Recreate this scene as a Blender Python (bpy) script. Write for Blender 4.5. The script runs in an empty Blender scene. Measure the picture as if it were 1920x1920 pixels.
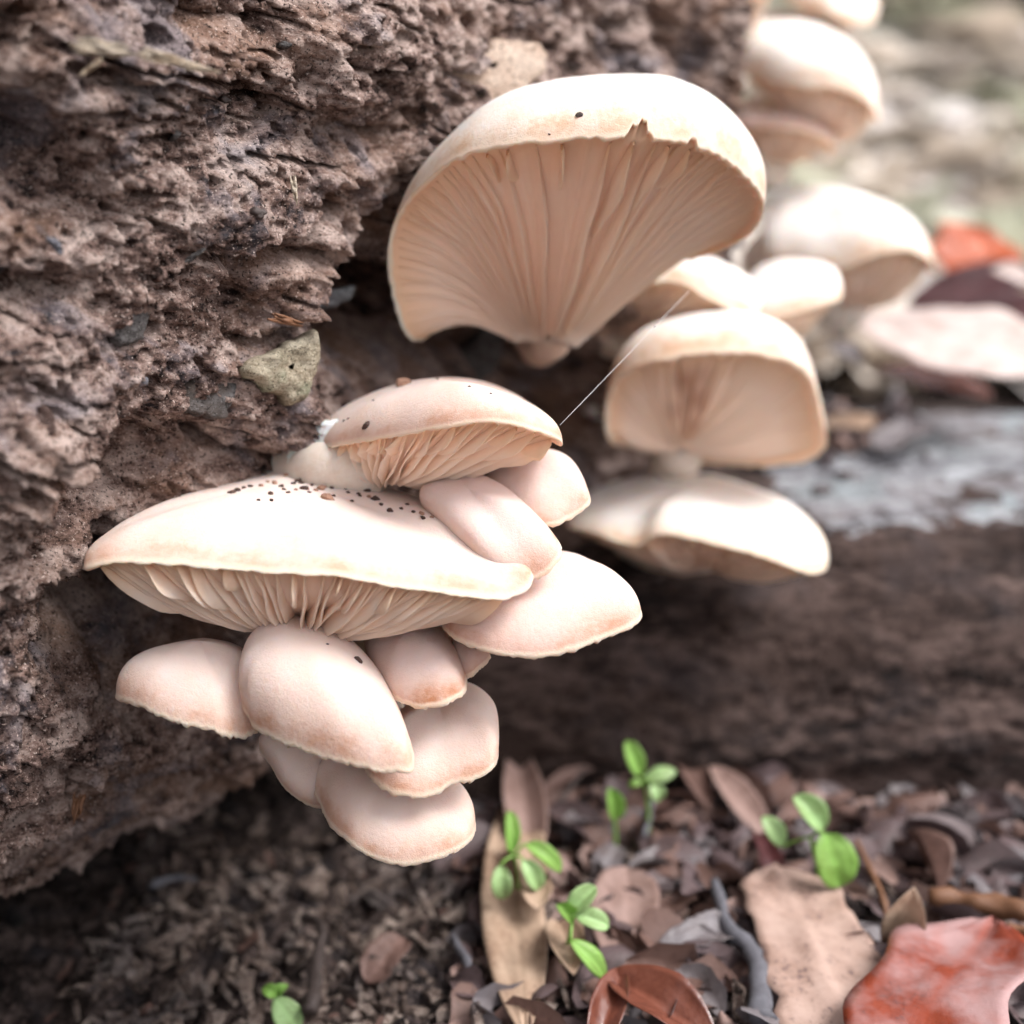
import bpy, math, random
import numpy as np
from mathutils import Vector
from mathutils.bvhtree import BVHTree

# ------------------------------------------------------------------ camera, sky, sun, exposure
random.seed(7); rng = np.random.default_rng(7)
S = 0.01                       # all lengths below are in centimetres
scene = bpy.context.scene
COL = scene.collection
FOV, PITCH, CAM_H = math.radians(45), math.radians(16), 14.5
cam = bpy.data.cameras.new('camera'); camo = bpy.data.objects.new('camera', cam); COL.objects.link(camo)
cam.sensor_width = 36; cam.sensor_fit = 'HORIZONTAL'; cam.angle = FOV
cam.clip_start = 0.002; cam.clip_end = 500
camo.location = (0, 0, CAM_H * S); camo.rotation_euler = (math.pi / 2 - PITCH, 0, 0)
cam.dof.use_dof = True; cam.dof.focus_distance = 19.0 * S; cam.dof.aperture_fstop = 8.8
scene.camera = camo

SUN_TO = Vector((0.54, -0.12, 0.83)).normalized()
world = bpy.data.worlds.new('World'); scene.world = world; world.use_nodes = True
wn = world.node_tree; wn.nodes.clear()
sky = wn.nodes.new('ShaderNodeTexSky'); sky.sky_type = 'NISHITA'; sky.sun_disc = False
sky.sun_elevation = math.asin(SUN_TO.z); sky.sun_rotation = math.atan2(SUN_TO.x, SUN_TO.y)
sky.dust_density = 4.0; sky.air_density = 1.0
hs = wn.nodes.new('ShaderNodeHueSaturation'); hs.inputs['Saturation'].default_value = 0.12
bg = wn.nodes.new('ShaderNodeBackground'); bg.inputs['Strength'].default_value = 0.115
wo = wn.nodes.new('ShaderNodeOutputWorld')
wn.links.new(sky.outputs[0], hs.inputs['Color']); tint = wn.nodes.new('ShaderNodeMix'); tint.data_type = 'RGBA'; tint.blend_type = 'MULTIPLY'; tint.inputs[0].default_value = 1.; tint.inputs[7].default_value = (1.015, .98, 1.01, 1)
wn.links.new(hs.outputs[0], tint.inputs[6]); wn.links.new(tint.outputs[2], bg.inputs[0]); wn.links.new(bg.outputs[0], wo.inputs[0])
sun = bpy.data.lights.new('sun', 'SUN'); sun.energy = 1.45; sun.angle = math.radians(25); sun.color = (1.0, 0.965, 0.94)
suno = bpy.data.objects.new('sun', sun); COL.objects.link(suno)
suno.rotation_euler = (-SUN_TO).to_track_quat('-Z', 'Y').to_euler(); suno.location = (0.3, 0.2, 1.2)

vs = scene.view_settings
scene.display_settings.display_device = 'sRGB'
vs.view_transform = 'Standard'; vs.look = 'None'; vs.exposure = 1.14; vs.gamma = 1.0; vs.use_curve_mapping = False
scene.render.engine = 'CYCLES'
cy = scene.cycles
cy.use_denoising = True
try: cy.denoiser = 'OPENIMAGEDENOISE'
except Exception: pass
cy.max_bounces = 8; cy.diffuse_bounces = 4; cy.glossy_bounces = 2; cy.transmission_bounces = 4; cy.caustics_reflective = False; cy.caustics_refractive = False
cy.use_adaptive_sampling = True; cy.adaptive_threshold = 0.015

# ------------------------------------------------------------------ helpers: view geometry, noise, meshes
F = 960 / math.tan(FOV / 2); CP, SP = math.cos(PITCH), math.sin(PITCH)
def P(px, py, d):
    "a point that the photograph shows at (px, py), d cm in front of the lens"
    x = (px - 960) / F * d; y = -(py - 960) / F * d
    return np.array([x, y * SP + d * CP, CAM_H + y * CP - d * SP])
def ray(px, py):
    o = np.array([0, 0, CAM_H]); v = P(px, py, 1.0) - o
    return o, v / np.linalg.norm(v)
def unit(v): return v / (np.linalg.norm(v, axis=-1, keepdims=True) + 1e-12)

_perm = np.random.default_rng(3).permutation(256).astype(np.int32); _perm = np.concatenate([_perm, _perm])
_g = np.random.default_rng(4).normal(size=(256, 3)).astype(np.float32); _g /= np.linalg.norm(_g, axis=1, keepdims=True)
def pn(p):
    "gradient noise at p (N,3), about -1..1"
    p = np.asarray(p, np.float32); i = np.floor(p).astype(np.int32); f = p - i; i &= 255
    w = f * f * f * (f * (f * 6 - 15) + 10); out = 0
    for dx in (0, 1):
        a = _perm[(i[:, 0] + dx) & 255]; wx = w[:, 0] if dx else 1 - w[:, 0]
        for dy in (0, 1):
            b = _perm[(a + i[:, 1] + dy) & 255]; wy = w[:, 1] if dy else 1 - w[:, 1]
            for dz in (0, 1):
                g = _g[_perm[(b + i[:, 2] + dz) & 255]]; wz = w[:, 2] if dz else 1 - w[:, 2]
                out = out + wx * wy * wz * (g[:, 0] * (f[:, 0] - dx) + g[:, 1] * (f[:, 1] - dy) + g[:, 2] * (f[:, 2] - dz))
    return out * 1.5
def fbm(p, o=4, gain=.5):
    p = np.asarray(p, np.float32); a, s, t = 1., 0., 0.
    for k in range(o):
        s = s + a * pn(p * 2.03 ** k + 17.3 * k); t += a; a *= gain
    return s / t
def billow(p, o=3): 
    a, s, t = 1., 0., 0.
    for k in range(o): s = s + a * np.abs(pn(p * 2.1 ** k + 9.1 * k)); t += a; a *= .5
    return s / t
def ridged(p, o=3): return 1 - 2 * billow(p, o)
def worley(p, seed=0):
    "distance to the nearest scattered point, and that point's random value"
    p = np.asarray(p, np.float32); i = np.floor(p).astype(np.int32); f = p - i
    best = np.full(len(p), 9., np.float32); rv = np.zeros(len(p), np.float32)
    r = np.random.default_rng(50 + seed).random((256, 4)).astype(np.float32)
    for dx in (-1, 0, 1):
        for dy in (-1, 0, 1):
            for dz in (-1, 0, 1):
                h = _perm[(_perm[(_perm[(i[:, 0] + dx) & 255] + i[:, 1] + dy) & 255] + i[:, 2] + dz) & 255]
                q = r[h]; d = (q[:, 0] + dx - f[:, 0]) ** 2 + (q[:, 1] + dy - f[:, 1]) ** 2 + (q[:, 2] + dz - f[:, 2]) ** 2
                m = d < best; best = np.where(m, d, best); rv = np.where(m, q[:, 3], rv)
    return np.sqrt(best), rv
def smooth(a, b, x): t = np.clip((x - a) / (b - a), 0, 1); return t * t * (3 - 2 * t)

def grid_faces(nu, nv, wrap_u=False, off=0):
    "quads of a nu x nv grid (index u*nv+v)"
    u = np.arange(nu if wrap_u else nu - 1); v = np.arange(nv - 1)
    U, V = np.meshgrid(u, v, indexing='ij'); U2 = (U + 1) % nu
    return np.stack([U * nv + V, U2 * nv + V, U2 * nv + V + 1, U * nv + V + 1], -1).reshape(-1, 4) + off
def raw_mesh(name, v, faces, smooth_shade=True):
    me = bpy.data.meshes.new(name); v = np.ascontiguousarray(v, np.float32)
    me.vertices.add(len(v)); me.vertices.foreach_set('co', v.ravel())
    if isinstance(faces, np.ndarray): groups = [faces]
    else: groups = [np.asarray(f, np.int32) for f in faces if len(f)]
    loops = np.concatenate([g.ravel() for g in groups]).astype(np.int32)
    counts = np.concatenate([np.full(len(g), g.shape[1], np.int32) for g in groups])
    me.loops.add(len(loops)); me.loops.foreach_set('vertex_index', loops)
    me.polygons.add(len(counts))
    me.polygons.foreach_set('loop_start', np.concatenate([[0], np.cumsum(counts)[:-1]]).astype(np.int32))
    try: me.polygons.foreach_set('loop_total', counts)
    except Exception: pass
    me.polygons.foreach_set('use_smooth', np.full(len(counts), smooth_shade))
    me.update(calc_edges=True); me.validate(); return me
def attr(me, name, vals):
    a = me.attributes.new(name, 'FLOAT', 'POINT'); a.data.foreach_set('value', np.ascontiguousarray(vals, np.float32))
def link(name, me, mat=None, parent=None):
    o = bpy.data.objects.new(name, me); COL.objects.link(o)
    if parent: o.parent = parent
    if mat and me and not me.materials: me.materials.append(mat)
    return o
def mesh(name, v, faces, mat, parent=None, attrs=None, flat=False, at=None):
    "v in world cm; the mesh is stored relative to its parent's base (or to `at`)"
    o0 = np.array(parent['_at']) if parent else (np.asarray(at, float) if at is not None else np.zeros(3))
    me = raw_mesh(name, (np.asarray(v) - o0) * S, faces, not flat)
    for k, a in (attrs or {}).items(): attr(me, k, a)
    o = link(name, me, mat, parent)
    if not parent and at is not None: o.location = Vector(o0 * S)
    return o
def thing(name, at, label, cat, group=None):
    o = bpy.data.objects.new(name, None); COL.objects.link(o); o.empty_display_size = .01
    o['_at'] = [float(c) for c in at]; o.location = Vector(np.asarray(at) * S); tag(o, label, cat, group); return o
def tag(o, label, cat=None, group=None, kind=None):
    if label: o['label'] = label
    if cat: o['category'] = cat
    if group: o['group'] = group
    if kind: o['kind'] = kind
    return o
def spline(pts, n, closed=False):
    pts = np.asarray(pts, float)
    if closed: q = np.vstack([pts[-1], pts, pts[:2]]); m = len(pts)
    else: q = np.vstack([2 * pts[0] - pts[1], pts, 2 * pts[-1] - pts[-2]]); m = len(pts) - 1
    T = np.linspace(0, m, m * 40 + 1); k = np.minimum(T.astype(int), m - 1); t = (T - k)[:, None]
    a, b, c, d = q[k], q[k + 1], q[k + 2], q[k + 3]
    c_ = .5 * (2 * b + (c - a) * t + (2 * a - 5 * b + 4 * c - d) * t ** 2 + (3 * b - a - 3 * c + d) * t ** 3)
    L = np.concatenate([[0], np.cumsum(np.linalg.norm(np.diff(c_[:, :3], axis=0), axis=1))])
    s = np.linspace(0, L[-1], n + 1)[:-1] if closed else np.linspace(0, L[-1], n)
    return np.stack([np.interp(s, L, c_[:, j]) for j in range(c_.shape[1])], 1)
def tube(path, radii, sides=10, rough=0., seed=0, cap=True):
    path = np.asarray(path, float); n = len(path); r = np.broadcast_to(np.asarray(radii, float), (n,))
    t = unit(np.gradient(path, axis=0)); up = np.array([.31, .2, .93]); 
    a = unit(np.cross(t, up)); b = np.cross(t, a); th = np.linspace(0, 2 * np.pi, sides, endpoint=False)
    ring = a[:, None] * np.cos(th)[None, :, None] + b[:, None] * np.sin(th)[None, :, None]
    rr = r[:, None] * np.ones((n, sides))
    if rough: rr = rr * (1 + rough * pn((path[:, None] + ring * r[:, None, None]).reshape(-1, 3) * (1.2 / max(r.max(), .02)) * .5 + seed).reshape(n, sides))
    v = (path[:, None] + ring * rr[..., None]).transpose(1, 0, 2).reshape(-1, 3)
    f = grid_faces(sides, n, True)
    if cap:
        k = len(v); v = np.vstack([v, path[0], path[-1]]); i = np.arange(sides); j = (i + 1) % sides
        return v, [f, np.stack([j * n, i * n, np.full(sides, k)], 1), np.stack([i * n + n - 1, j * n + n - 1, np.full(sides, k + 1)], 1)]
    return v, [f]

# ------------------------------------------------------------------ materials
class M:
    def __init__(s, name):
        s.m = bpy.data.materials.new(name); s.m.use_nodes = True; s.nt = s.m.node_tree; s.nt.nodes.clear()
        s.out = s.n('ShaderNodeOutputMaterial'); s.b = s.n('ShaderNodeBsdfPrincipled'); s.l(s.b.outputs[0], s.out.inputs[0])
        tc = s.n('ShaderNodeTexCoord'); mp = s.n('ShaderNodeMapping'); mp.inputs['Scale'].default_value = (100, 100, 100)
        s.l(tc.outputs['Object'], mp.inputs[0]); s.co = mp.outputs[0]
    def n(s, t): return s.nt.nodes.new(t)
    def l(s, a, b): s.nt.links.new(a, b)
    def put(s, sock, v):
        if hasattr(v, 'links'): s.l(v, sock)
        else: sock.default_value = v if not isinstance(v, tuple) or len(v) != 3 or sock.type != 'RGBA' else (*v, 1)
    def noise(s, scale, detail=4, rough=.55, dist=0., stretch=None, seed=0.):
        t = s.n('ShaderNodeTexNoise'); co = s.co
        if stretch or seed:
            mp = s.n('ShaderNodeMapping'); mp.inputs['Scale'].default_value = stretch or (1, 1, 1); mp.inputs['Location'].default_value = (seed, seed * .7, -seed); s.l(co, mp.inputs[0]); co = mp.outputs[0]
        s.l(co, t.inputs['Vector']); t.inputs['Scale'].default_value = scale; t.inputs['Detail'].default_value = detail
        t.inputs['Roughness'].default_value = rough; t.inputs['Distortion'].default_value = dist; return t.outputs[0]
    def voro(s, scale, feature='F1', out=0):
        t = s.n('ShaderNodeTexVoronoi'); t.feature = feature; s.l(s.co, t.inputs['Vector']); t.inputs['Scale'].default_value = scale; return t.outputs[out]
    def ramp(s, fac, stops):
        r = s.n('ShaderNodeValToRGB'); e = r.color_ramp.elements
        while len(e) < len(stops): e.new(.5)
        for k, (p, c) in enumerate(stops):
            e[k].position = p; e[k].color = (*c, 1) if isinstance(c, tuple) else (c, c, c, 1)
        s.l(fac, r.inputs[0]); return r.outputs[0]
    def mix(s, fac, a, b, mode='MIX'):
        x = s.n('ShaderNodeMix'); x.data_type = 'RGBA'; x.blend_type = mode
        s.put(x.inputs[0], fac); s.put(x.inputs[6], a); s.put(x.inputs[7], b); return x.outputs[2]
    def math(s, op, a, b=0.):
        x = s.n('ShaderNodeMath'); x.operation = op; s.put(x.inputs[0], a); s.put(x.inputs[1], b); return x.outputs[0]
    def attr(s, name):
        a = s.n('ShaderNodeAttribute'); a.attribute_name = name; return a.outputs['Fac']
    def rand(s): return s.n('ShaderNodeObjectInfo').outputs['Random']
    def bump(s, h, dist, strength=1.):
        b = s.n('ShaderNodeBump'); s.l(h, b.inputs['Height']); b.inputs['Distance'].default_value = dist * S; b.inputs['Strength'].default_value = strength
        s.l(b.outputs[0], s.b.inputs['Normal']); return s
    def set(s, **k):
        for a, v in k.items(): s.put(s.b.inputs[a.replace('_', ' ')], v)
        return s
MAT = {}
def mat_cap(name, centre, margin, width=.5, brown=.9):
    m = M(name)
    e = m.attr('margin'); st = m.attr('stain')
    n1 = m.noise(1.3, 4, .6); n2 = m.noise(9, 3, .6); fib = m.noise(22, 2, .6)
    c = m.mix(m.ramp(n1, [(.3, 0.), (.75, 1.)]), centre, tuple(x * y for x, y in zip(centre, (.95, .91, .87))))
    k = m.math('ADD', e, m.math('MULTIPLY', m.math('SUBTRACT', n1, .5), .35)); k = m.math('ADD', k, m.math('MULTIPLY', m.math('SUBTRACT', n2, .5), .22))
    c = m.mix(m.math('MULTIPLY', m.ramp(k, [(width, 0.), (.96, 1.)]), brown * .62), c, margin)
    c = m.mix(m.math('MULTIPLY', m.ramp(k, [(.86, 0.), (1.0, 1.)]), m.math('MULTIPLY', m.ramp(n1, [(.38, .15), (.62, 1.)]), .7)), c, tuple(x * y for x, y in zip(margin, (.82, .68, .58))))
    s2 = m.math('MULTIPLY', st, m.ramp(m.math('ADD', n2, m.math('MULTIPLY', fib, .5)), [(.35, .35), (.85, 1.)]))
    c = m.mix(s2, c, (.42, .17, .065))
    c = m.mix(m.ramp(e, [(.972, 0.), (1., .75)]), c, (.82, .66, .52))       # pale felted edge of the margin
    m.set(Base_Color=c, Roughness=.62, Subsurface_Weight=.55, Subsurface_Radius=(1., .52, .32), Subsurface_Scale=.0022, Specular_IOR_Level=.3)
    m.b.subsurface_method = 'RANDOM_WALK'
    h = m.math('ADD', m.noise(14, 5, .65), m.math('MULTIPLY', m.noise(45, 3, .6), .8)); m.bump(h, .018, .8)
    MAT[name] = m.m
mat_cap('cap', (.81, .68, .62), (.70, .455, .34), .55)
mat_cap('cap_pink', (.77, .63, .585), (.64, .39, .285), .55)
mat_cap('cap_white', (.85, .82, .78), (.76, .57, .40), .66, .85)
m = M('gill'); n = m.noise(3, 3); c = m.mix(n, (.92, .715, .585), (.88, .64, .50))
c = m.mix(m.math('MULTIPLY', m.ramp(m.attr('margin'), [(.78, 0.), (1., 1.)]), .7), c, (.78, .47, .26))
c = m.mix(m.attr('stain'), c, (.36, .15, .08))
m.set(Base_Color=c, Roughness=.6, Subsurface_Weight=.35, Subsurface_Radius=(1., .6, .4), Subsurface_Scale=.0015, Specular_IOR_Level=.25); MAT['gill'] = m.m
m = M('stem'); n = m.noise(6, 4); m.set(Base_Color=m.mix(n, (.84, .78, .71), (.70, .57, .45)), Roughness=.8, Subsurface_Weight=.4, Subsurface_Radius=(1., .5, .3), Subsurface_Scale=.002)
m.bump(m.noise(20, 4, .7), .03, .7); MAT['stem'] = m.m
m = M('mycelium'); m.set(Base_Color=(.86, .87, .86), Roughness=.9, Subsurface_Weight=.4, Subsurface_Scale=.001); m.bump(m.noise(30, 4, .7), .03, .8); MAT['mycelium'] = m.m

def mat_wood(name, dark, mid, light, cool, warm, cool_amt=.55, scale=1., stretch=(.55, .55, 1.), rough=.72, bump=.14, spec=.16):
    m = M(name)
    a = m.noise(1.6 * scale, 8, .72, .6, stretch); b = m.noise(.42 * scale, 5, .6, .4, stretch, 31.); c2 = m.noise(6.5 * scale, 5, .75, 0., stretch, 11.); d = m.noise(.55 * scale, 5, .62, .8, None, 57.)
    c = m.ramp(m.math('ADD', m.math('MULTIPLY', a, .62), m.math('MULTIPLY', c2, .38)), [(.41, dark), (.48, mid), (.53, tuple((x + y) / 2 for x, y in zip(mid, light))), (.60, light)])
    c = m.mix(m.ramp(b, [(.50, 0.), (.66, .75)]), c, m.mix(c2, warm, mid))
    c = m.mix(m.math('MULTIPLY', m.ramp(d, [(.52, 0.), (.64, 1.)]), cool_amt), c, m.mix(c2, tuple(x * .5 for x in cool), cool))
    sp = m.noise(24 * scale, 2, .5, 0., None, 77.)
    c = m.mix(m.ramp(sp, [(.63, 0.), (.70, .8)]), c, tuple(min(1, x * 1.5) for x in light))
    c = m.mix(m.ramp(m.noise(19 * scale, 3, .6, 0., None, 90.), [(.34, .9), (.44, 0.)]), c, tuple(x * .55 for x in dark))
    m.set(Base_Color=c, Roughness=m.ramp(d, [(.4, rough + .1), (.65, rough - .22)]), Specular_IOR_Level=spec)
    h = m.math('ADD', m.noise(7 * scale, 8, .75, .3, stretch, 5.), m.math('MULTIPLY', m.noise(28 * scale, 4, .7, 0., None, 8.), .35)); m.bump(h, bump, 1.)
    MAT[name] = m.m
mat_wood('rotten_wood', (.018, .011, .010), (.27, .178, .148), (.70, .56, .495), (.36, .36, .42), (.50, .29, .18))
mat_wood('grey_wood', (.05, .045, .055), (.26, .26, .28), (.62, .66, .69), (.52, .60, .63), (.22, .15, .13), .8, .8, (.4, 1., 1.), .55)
mat_wood('crumbled_wood', (.016, .011, .009), (.19, .138, .115), (.52, .43, .37), (.14, .14, .16), (.20, .125, .085), .5, 1.)
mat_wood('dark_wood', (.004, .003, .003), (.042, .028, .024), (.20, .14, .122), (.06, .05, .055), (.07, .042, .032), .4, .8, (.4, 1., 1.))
mat_wood('soil', (.004, .003, .003), (.022, .016, .014), (.16, .118, .105), (.045, .045, .055), (.035, .022, .017), .5, 1.2, (1, 1, 1), .7, .07)
mat_wood('hill', (.48, .45, .39), (.60, .57, .50), (.70, .67, .61), (.54, .58, .47), (.66, .59, .51), .75, .12, (1, 1, 1), .85, .4)  # bank colour lightened to carry the hazy background glow
mat_wood('peach_wood', (.36, .26, .20), (.60, .45, .35), (.74, .60, .49), (.5, .45, .42), (.66, .46, .33), .3, .7)
mat_wood('flake_grey', (.05, .045, .043), (.135, .125, .12), (.27, .265, .265), (.15, .175, .185), (.17, .12, .09), .6, 1.4)
mat_wood('flake', (.16, .13, .09), (.46, .40, .29), (.68, .62, .48), (.48, .52, .36), (.52, .38, .24), .8, 1.4)
mat_wood('pale_splinter', (.50, .37, .24), (.74, .60, .44), (.86, .76, .62), (.5, .42, .33), (.62, .44, .26), .2, 1.3, (.25, 1, 1), .7)
def plain(name, col, rough=.7, var=.35, sss=0., spec=.4, scale=8., per_object=0.):
    m = M(name); n = m.noise(scale, 4, .65)
    c = m.mix(n, tuple(x * (1 - var) for x in col), tuple(min(1, x * (1 + var)) for x in col))
    if per_object: c = m.mix(m.math('MULTIPLY', m.rand(), per_object), c, tuple(x * .4 for x in col))
    m.set(Base_Color=c, Roughness=rough, Specular_IOR_Level=spec)
    if sss: m.set(Subsurface_Weight=sss, Subsurface_Scale=.001)
    m.bump(m.noise(scale * 3, 4, .7), .02, .6); MAT[name] = m.m; return m
plain('crumb', (.075, .04, .03), .6, .6, scale=20, per_object=.8)
plain('crumb_pale', (.33, .19, .13), .7, .5, scale=20)
plain('twig', (.17, .08, .04), .55); plain('twig_grey', (.11, .11, .125), .6, .6, scale=5); plain('twig_dark', (.06, .045, .04), .6)
plain('thread', (.8, .8, .8), .3, 0.)
def mat_leaf(name, col, spot, rough=.5, spots=.5, trans=.15, spec=.5, painted_sheen=None):
    m = M(name); n = m.noise(1.4, 5, .65); f = m.noise(9, 4, .7); v = m.attr('vein')
    c = m.mix(m.ramp(n, [(.35, 0.), (.68, 1.)]), col, tuple(x * y for x, y in zip(col, (.68, .6, .55))))
    c = m.mix(m.math('MULTIPLY', m.ramp(m.math('ADD', m.math('MULTIPLY', n, .4), m.math('MULTIPLY', f, .6)), [(.53, 0.), (.62, 1.)]), spots), c, spot)
    if painted_sheen: c = m.mix(m.ramp(m.noise(.5, 4, .6, 0., None, 5.), [(.42, 0.), (.58, .9)]), c, painted_sheen)  # broad pale pink patches: sky sheen painted into the leaf colour
    c = m.mix(m.math('MULTIPLY', v, .45), c, tuple(min(1, x * 1.35) for x in col))
    m.set(Base_Color=c, Roughness=rough, Specular_IOR_Level=spec)
    tr = m.n('ShaderNodeBsdfTranslucent'); m.l(c, tr.inputs[0]); mx = m.n('ShaderNodeMixShader'); mx.inputs[0].default_value = trans
    m.l(m.b.outputs[0], mx.inputs[1]); m.l(tr.outputs[0], mx.inputs[2]); m.l(mx.outputs[0], m.out.inputs[0])
    m.bump(f, .03, .5); MAT[name] = m.m
mat_leaf('leaf_tan', (.50, .37, .27), (.16, .10, .08)); mat_leaf('leaf_mould', (.50, .36, .30), (.14, .09, .085), .6, .85); mat_leaf('leaf_pink', (.34, .235, .205), (.12, .08, .075), .6); mat_leaf('leaf_brown', (.19, .115, .095), (.05, .032, .03), .6); mat_leaf('leaf_dun', (.115, .082, .085), (.03, .022, .022), .55, .6, .05)
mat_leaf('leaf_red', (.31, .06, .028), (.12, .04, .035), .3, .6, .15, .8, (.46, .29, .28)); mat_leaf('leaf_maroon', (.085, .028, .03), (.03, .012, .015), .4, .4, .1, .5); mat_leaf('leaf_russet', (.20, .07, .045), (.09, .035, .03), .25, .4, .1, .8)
mat_leaf('leaf_orange', (.60, .115, .02), (.30, .05, .015), .4, .3, .3); mat_leaf('leaf_pale', (.78, .68, .64), (.60, .47, .40), .55, .25, .25)
mat_leaf('leaf_grey', (.19, .175, .185), (.07, .06, .06), .5); mat_leaf('green', (.32, .58, .13), (.28, .52, .10), .38, .3, .4); mat_leaf('green_pale', (.40, .62, .27), (.34, .56, .21), .38, .3, .3)
mat_leaf('litter_tan', (.80, .75, .67), (.68, .62, .53), .7); mat_leaf('litter_grey', (.74, .72, .70), (.64, .62, .60), .7); mat_leaf('litter_green', (.60, .64, .50), (.55, .59, .44), .6, .3, .3)  # far litter paler than real leaves: hazy glow put into the colour

# ------------------------------------------------------------------ the ground, out to the horizon and up the bank behind
def ground_h(x, y):
    h = .35 * fbm(np.stack([x / 5, y / 5, 0 * x], -1), 4)
    near = np.exp(-((np.maximum(np.abs(x - 3) - 25, 0)) / 12) ** 2 - ((np.maximum(np.abs(y - 26) - 16, 0)) / 10) ** 2)
    p = np.stack([x, y, 0 * x], -1)
    h = h + near * (.26 * fbm(p / 1.5 + 5, 3) + .22 * billow(p / .8 + 3, 3) + .07 * fbm(p / .22, 3))
    h = h + near * smooth(4.5, 0, x) * (.75 * (billow(p / 1.5 + 21, 4) - .3) + .42 * (billow(p / .5 + 8, 3) - .3) + .12 * fbm(p / .2 + 4, 2))
    far = np.maximum(y - 75, 0)
    h = h + far * .33 * smooth(0, 160, far) + smooth(100, 600, np.hypot(x, y)) * 22 * fbm(np.stack([x / 300, y / 300, 0 * x], -1), 3)
    h = h - .9 * smooth(3.5, -7, x) * smooth(36, 22, y)          # the soil dips under the log
    return h
def axis(lo, hi, step, far, n):
    a = np.arange(lo, hi, step); g = np.geomspace(step * 1.5, far, n)
    return np.concatenate([lo - g[::-1], a, hi + g])
xs = axis(-11, 17, .075, 9000, 70); ys = axis(16, 34, .075, 9000, 70)
X, Y = np.meshgrid(xs, ys, indexing='ij'); gx, gy = X.ravel(), Y.ravel()
gv = np.stack([gx, gy, ground_h(gx, gy)], -1)
ground = mesh('ground', gv, grid_faces(len(xs), len(ys)), MAT['soil']); ground['kind'] = 'structure'
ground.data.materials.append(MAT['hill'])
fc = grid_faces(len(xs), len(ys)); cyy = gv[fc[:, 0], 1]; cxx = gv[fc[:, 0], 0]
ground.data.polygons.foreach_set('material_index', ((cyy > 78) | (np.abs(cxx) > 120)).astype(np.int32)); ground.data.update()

# ------------------------------------------------------------------ the rotting log that carries the mushrooms
LT = np.array([.615, .788, 0.]); LN = np.array([.788, -.615, 0.]); LP = np.array([-7., 17., 0.]) + LN * .55
ZC, LB, LA, LE = 16., 15.0, 9., 3.4
def log_base(s, phi, end_s=22.5):
    sn, cs = np.sin(phi), np.cos(phi)
    k = np.sqrt(np.clip((end_s - s) / 2.2, 0, 1)) ** .8
    z = ZC + k * LB * np.sign(sn) * np.abs(sn) ** (2 / LE); off = LA * (k * np.sign(cs) * np.abs(cs) ** (2 / LE) - 1)
    return LP + LT * s[:, None] + LN * off[:, None] + np.array([0, 0, 1.]) * z[:, None]
def px_to_sz(px, py):
    "where the plain log face lies behind a pixel, as (s, z)"
    o, v = ray(px, py); t = np.dot(LP - o, LN) / np.dot(v, LN); q = o + v * t
    return float(np.dot(q - LP, LT)), float(q[2])
ss = [-30.]; 
while ss[-1] < 22.5:
    q = LP + LT * ss[-1]; d = max(9., np.hypot(q[0], q[1])); ss.append(ss[-1] + (.9 if ss[-1] < -5.5 else .00185 * d * (1 if ss[-1] < 19 else 2)))
ss = np.array(ss); ss[-1] = 22.5
ph = np.concatenate([np.linspace(-math.pi * .5 - 1.5, -math.pi * .5 - .12, 20), np.linspace(-math.pi * .5 - .1, .62, 760), np.linspace(.66, math.pi * .5 + 1.45, 40)])
# even spacing along the profile in the visible band
pp = np.linspace(-math.pi * .5 - .1, .62, 6000); pv = log_base(np.zeros(6000), pp); L = np.concatenate([[0], np.cumsum(np.linalg.norm(np.diff(pv, axis=0), axis=1))])
ph[20:780] = np.interp(np.linspace(0, L[-1], 760), L, pp)
SS, PH = np.meshgrid(ss, ph, indexing='ij'); s_, p_ = SS.ravel(), PH.ravel(); ns, npf = len(ss), len(ph)
b0 = log_base(s_, p_); e1 = (log_base(s_, p_ + .004) - log_base(s_, p_ - .004)); 
nr = unit(np.cross(np.broadcast_to(LT, e1.shape), e1)); nr = np.where((nr @ LN * np.cos(p_) + nr[:, 2] * np.sin(p_))[:, None] < 0, -nr, nr)
nr = unit(nr + np.array([0, 0, 1e-6]))
a_ = b0 @ LN; z_ = b0[:, 2]
q = np.stack([s_, z_, a_], -1).astype(np.float32)
warp = np.stack([pn(q / 2.2 + 3), pn(q / 2.2 + 40), pn(q / 2.2 + 80)], -1) * .55
qa = (q + warp) * np.array([.45, 1., .8], np.float32)
disp = .55 * fbm(qa / 3.2, 3) + .62 * (ridged(qa / 1.7 + 11, 3) - .35) * smooth(-.5, .4, pn(q / 4.)) 
disp += .36 * (billow(qa / .62 + 7, 3) - .3) + .24 * fbm((q + warp) / .36, 3, .65) + .13 * (billow((q) / .13 + 2, 2) - .3)
wg, rg = worley((q + warp * .2) / .135, 4); gm = smooth(-.35, .3, pn(q / 1.6 + 70)); disp += .21 * (.5 - wg) * (.3 + rg) * (.3 + .7 * gm)
w1, r1 = worley((q + warp * .6) * np.array([.75, 1, 1], np.float32) / .62, 1); disp -= .5 * smooth(.42, .08, w1) * (r1 > .50)
w2, r2 = worley((q + warp * .3) / .26, 2); disp -= .34 * smooth(.42, .05, w2) * (r2 > .48) - .07 * smooth(.5, .2, w2) * (r2 < .3)
st = pn(np.stack([z_ * 1.0 + pn(q / 3.) * 1.2, s_ * .16, 0 * z_], -1)); disp += .34 * (np.round(st * 3) / 3 * .6 + st * .4)       # broken grain layers
sp_ = np.abs(pn(np.stack([s_ * .16, (z_ + warp[:, 1] * .8) * .95, a_ * .6], -1) + 61)); disp -= .75 * smooth(.085, .0, sp_) * smooth(-.1, .35, pn(q / 2.5 + 33))
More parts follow.
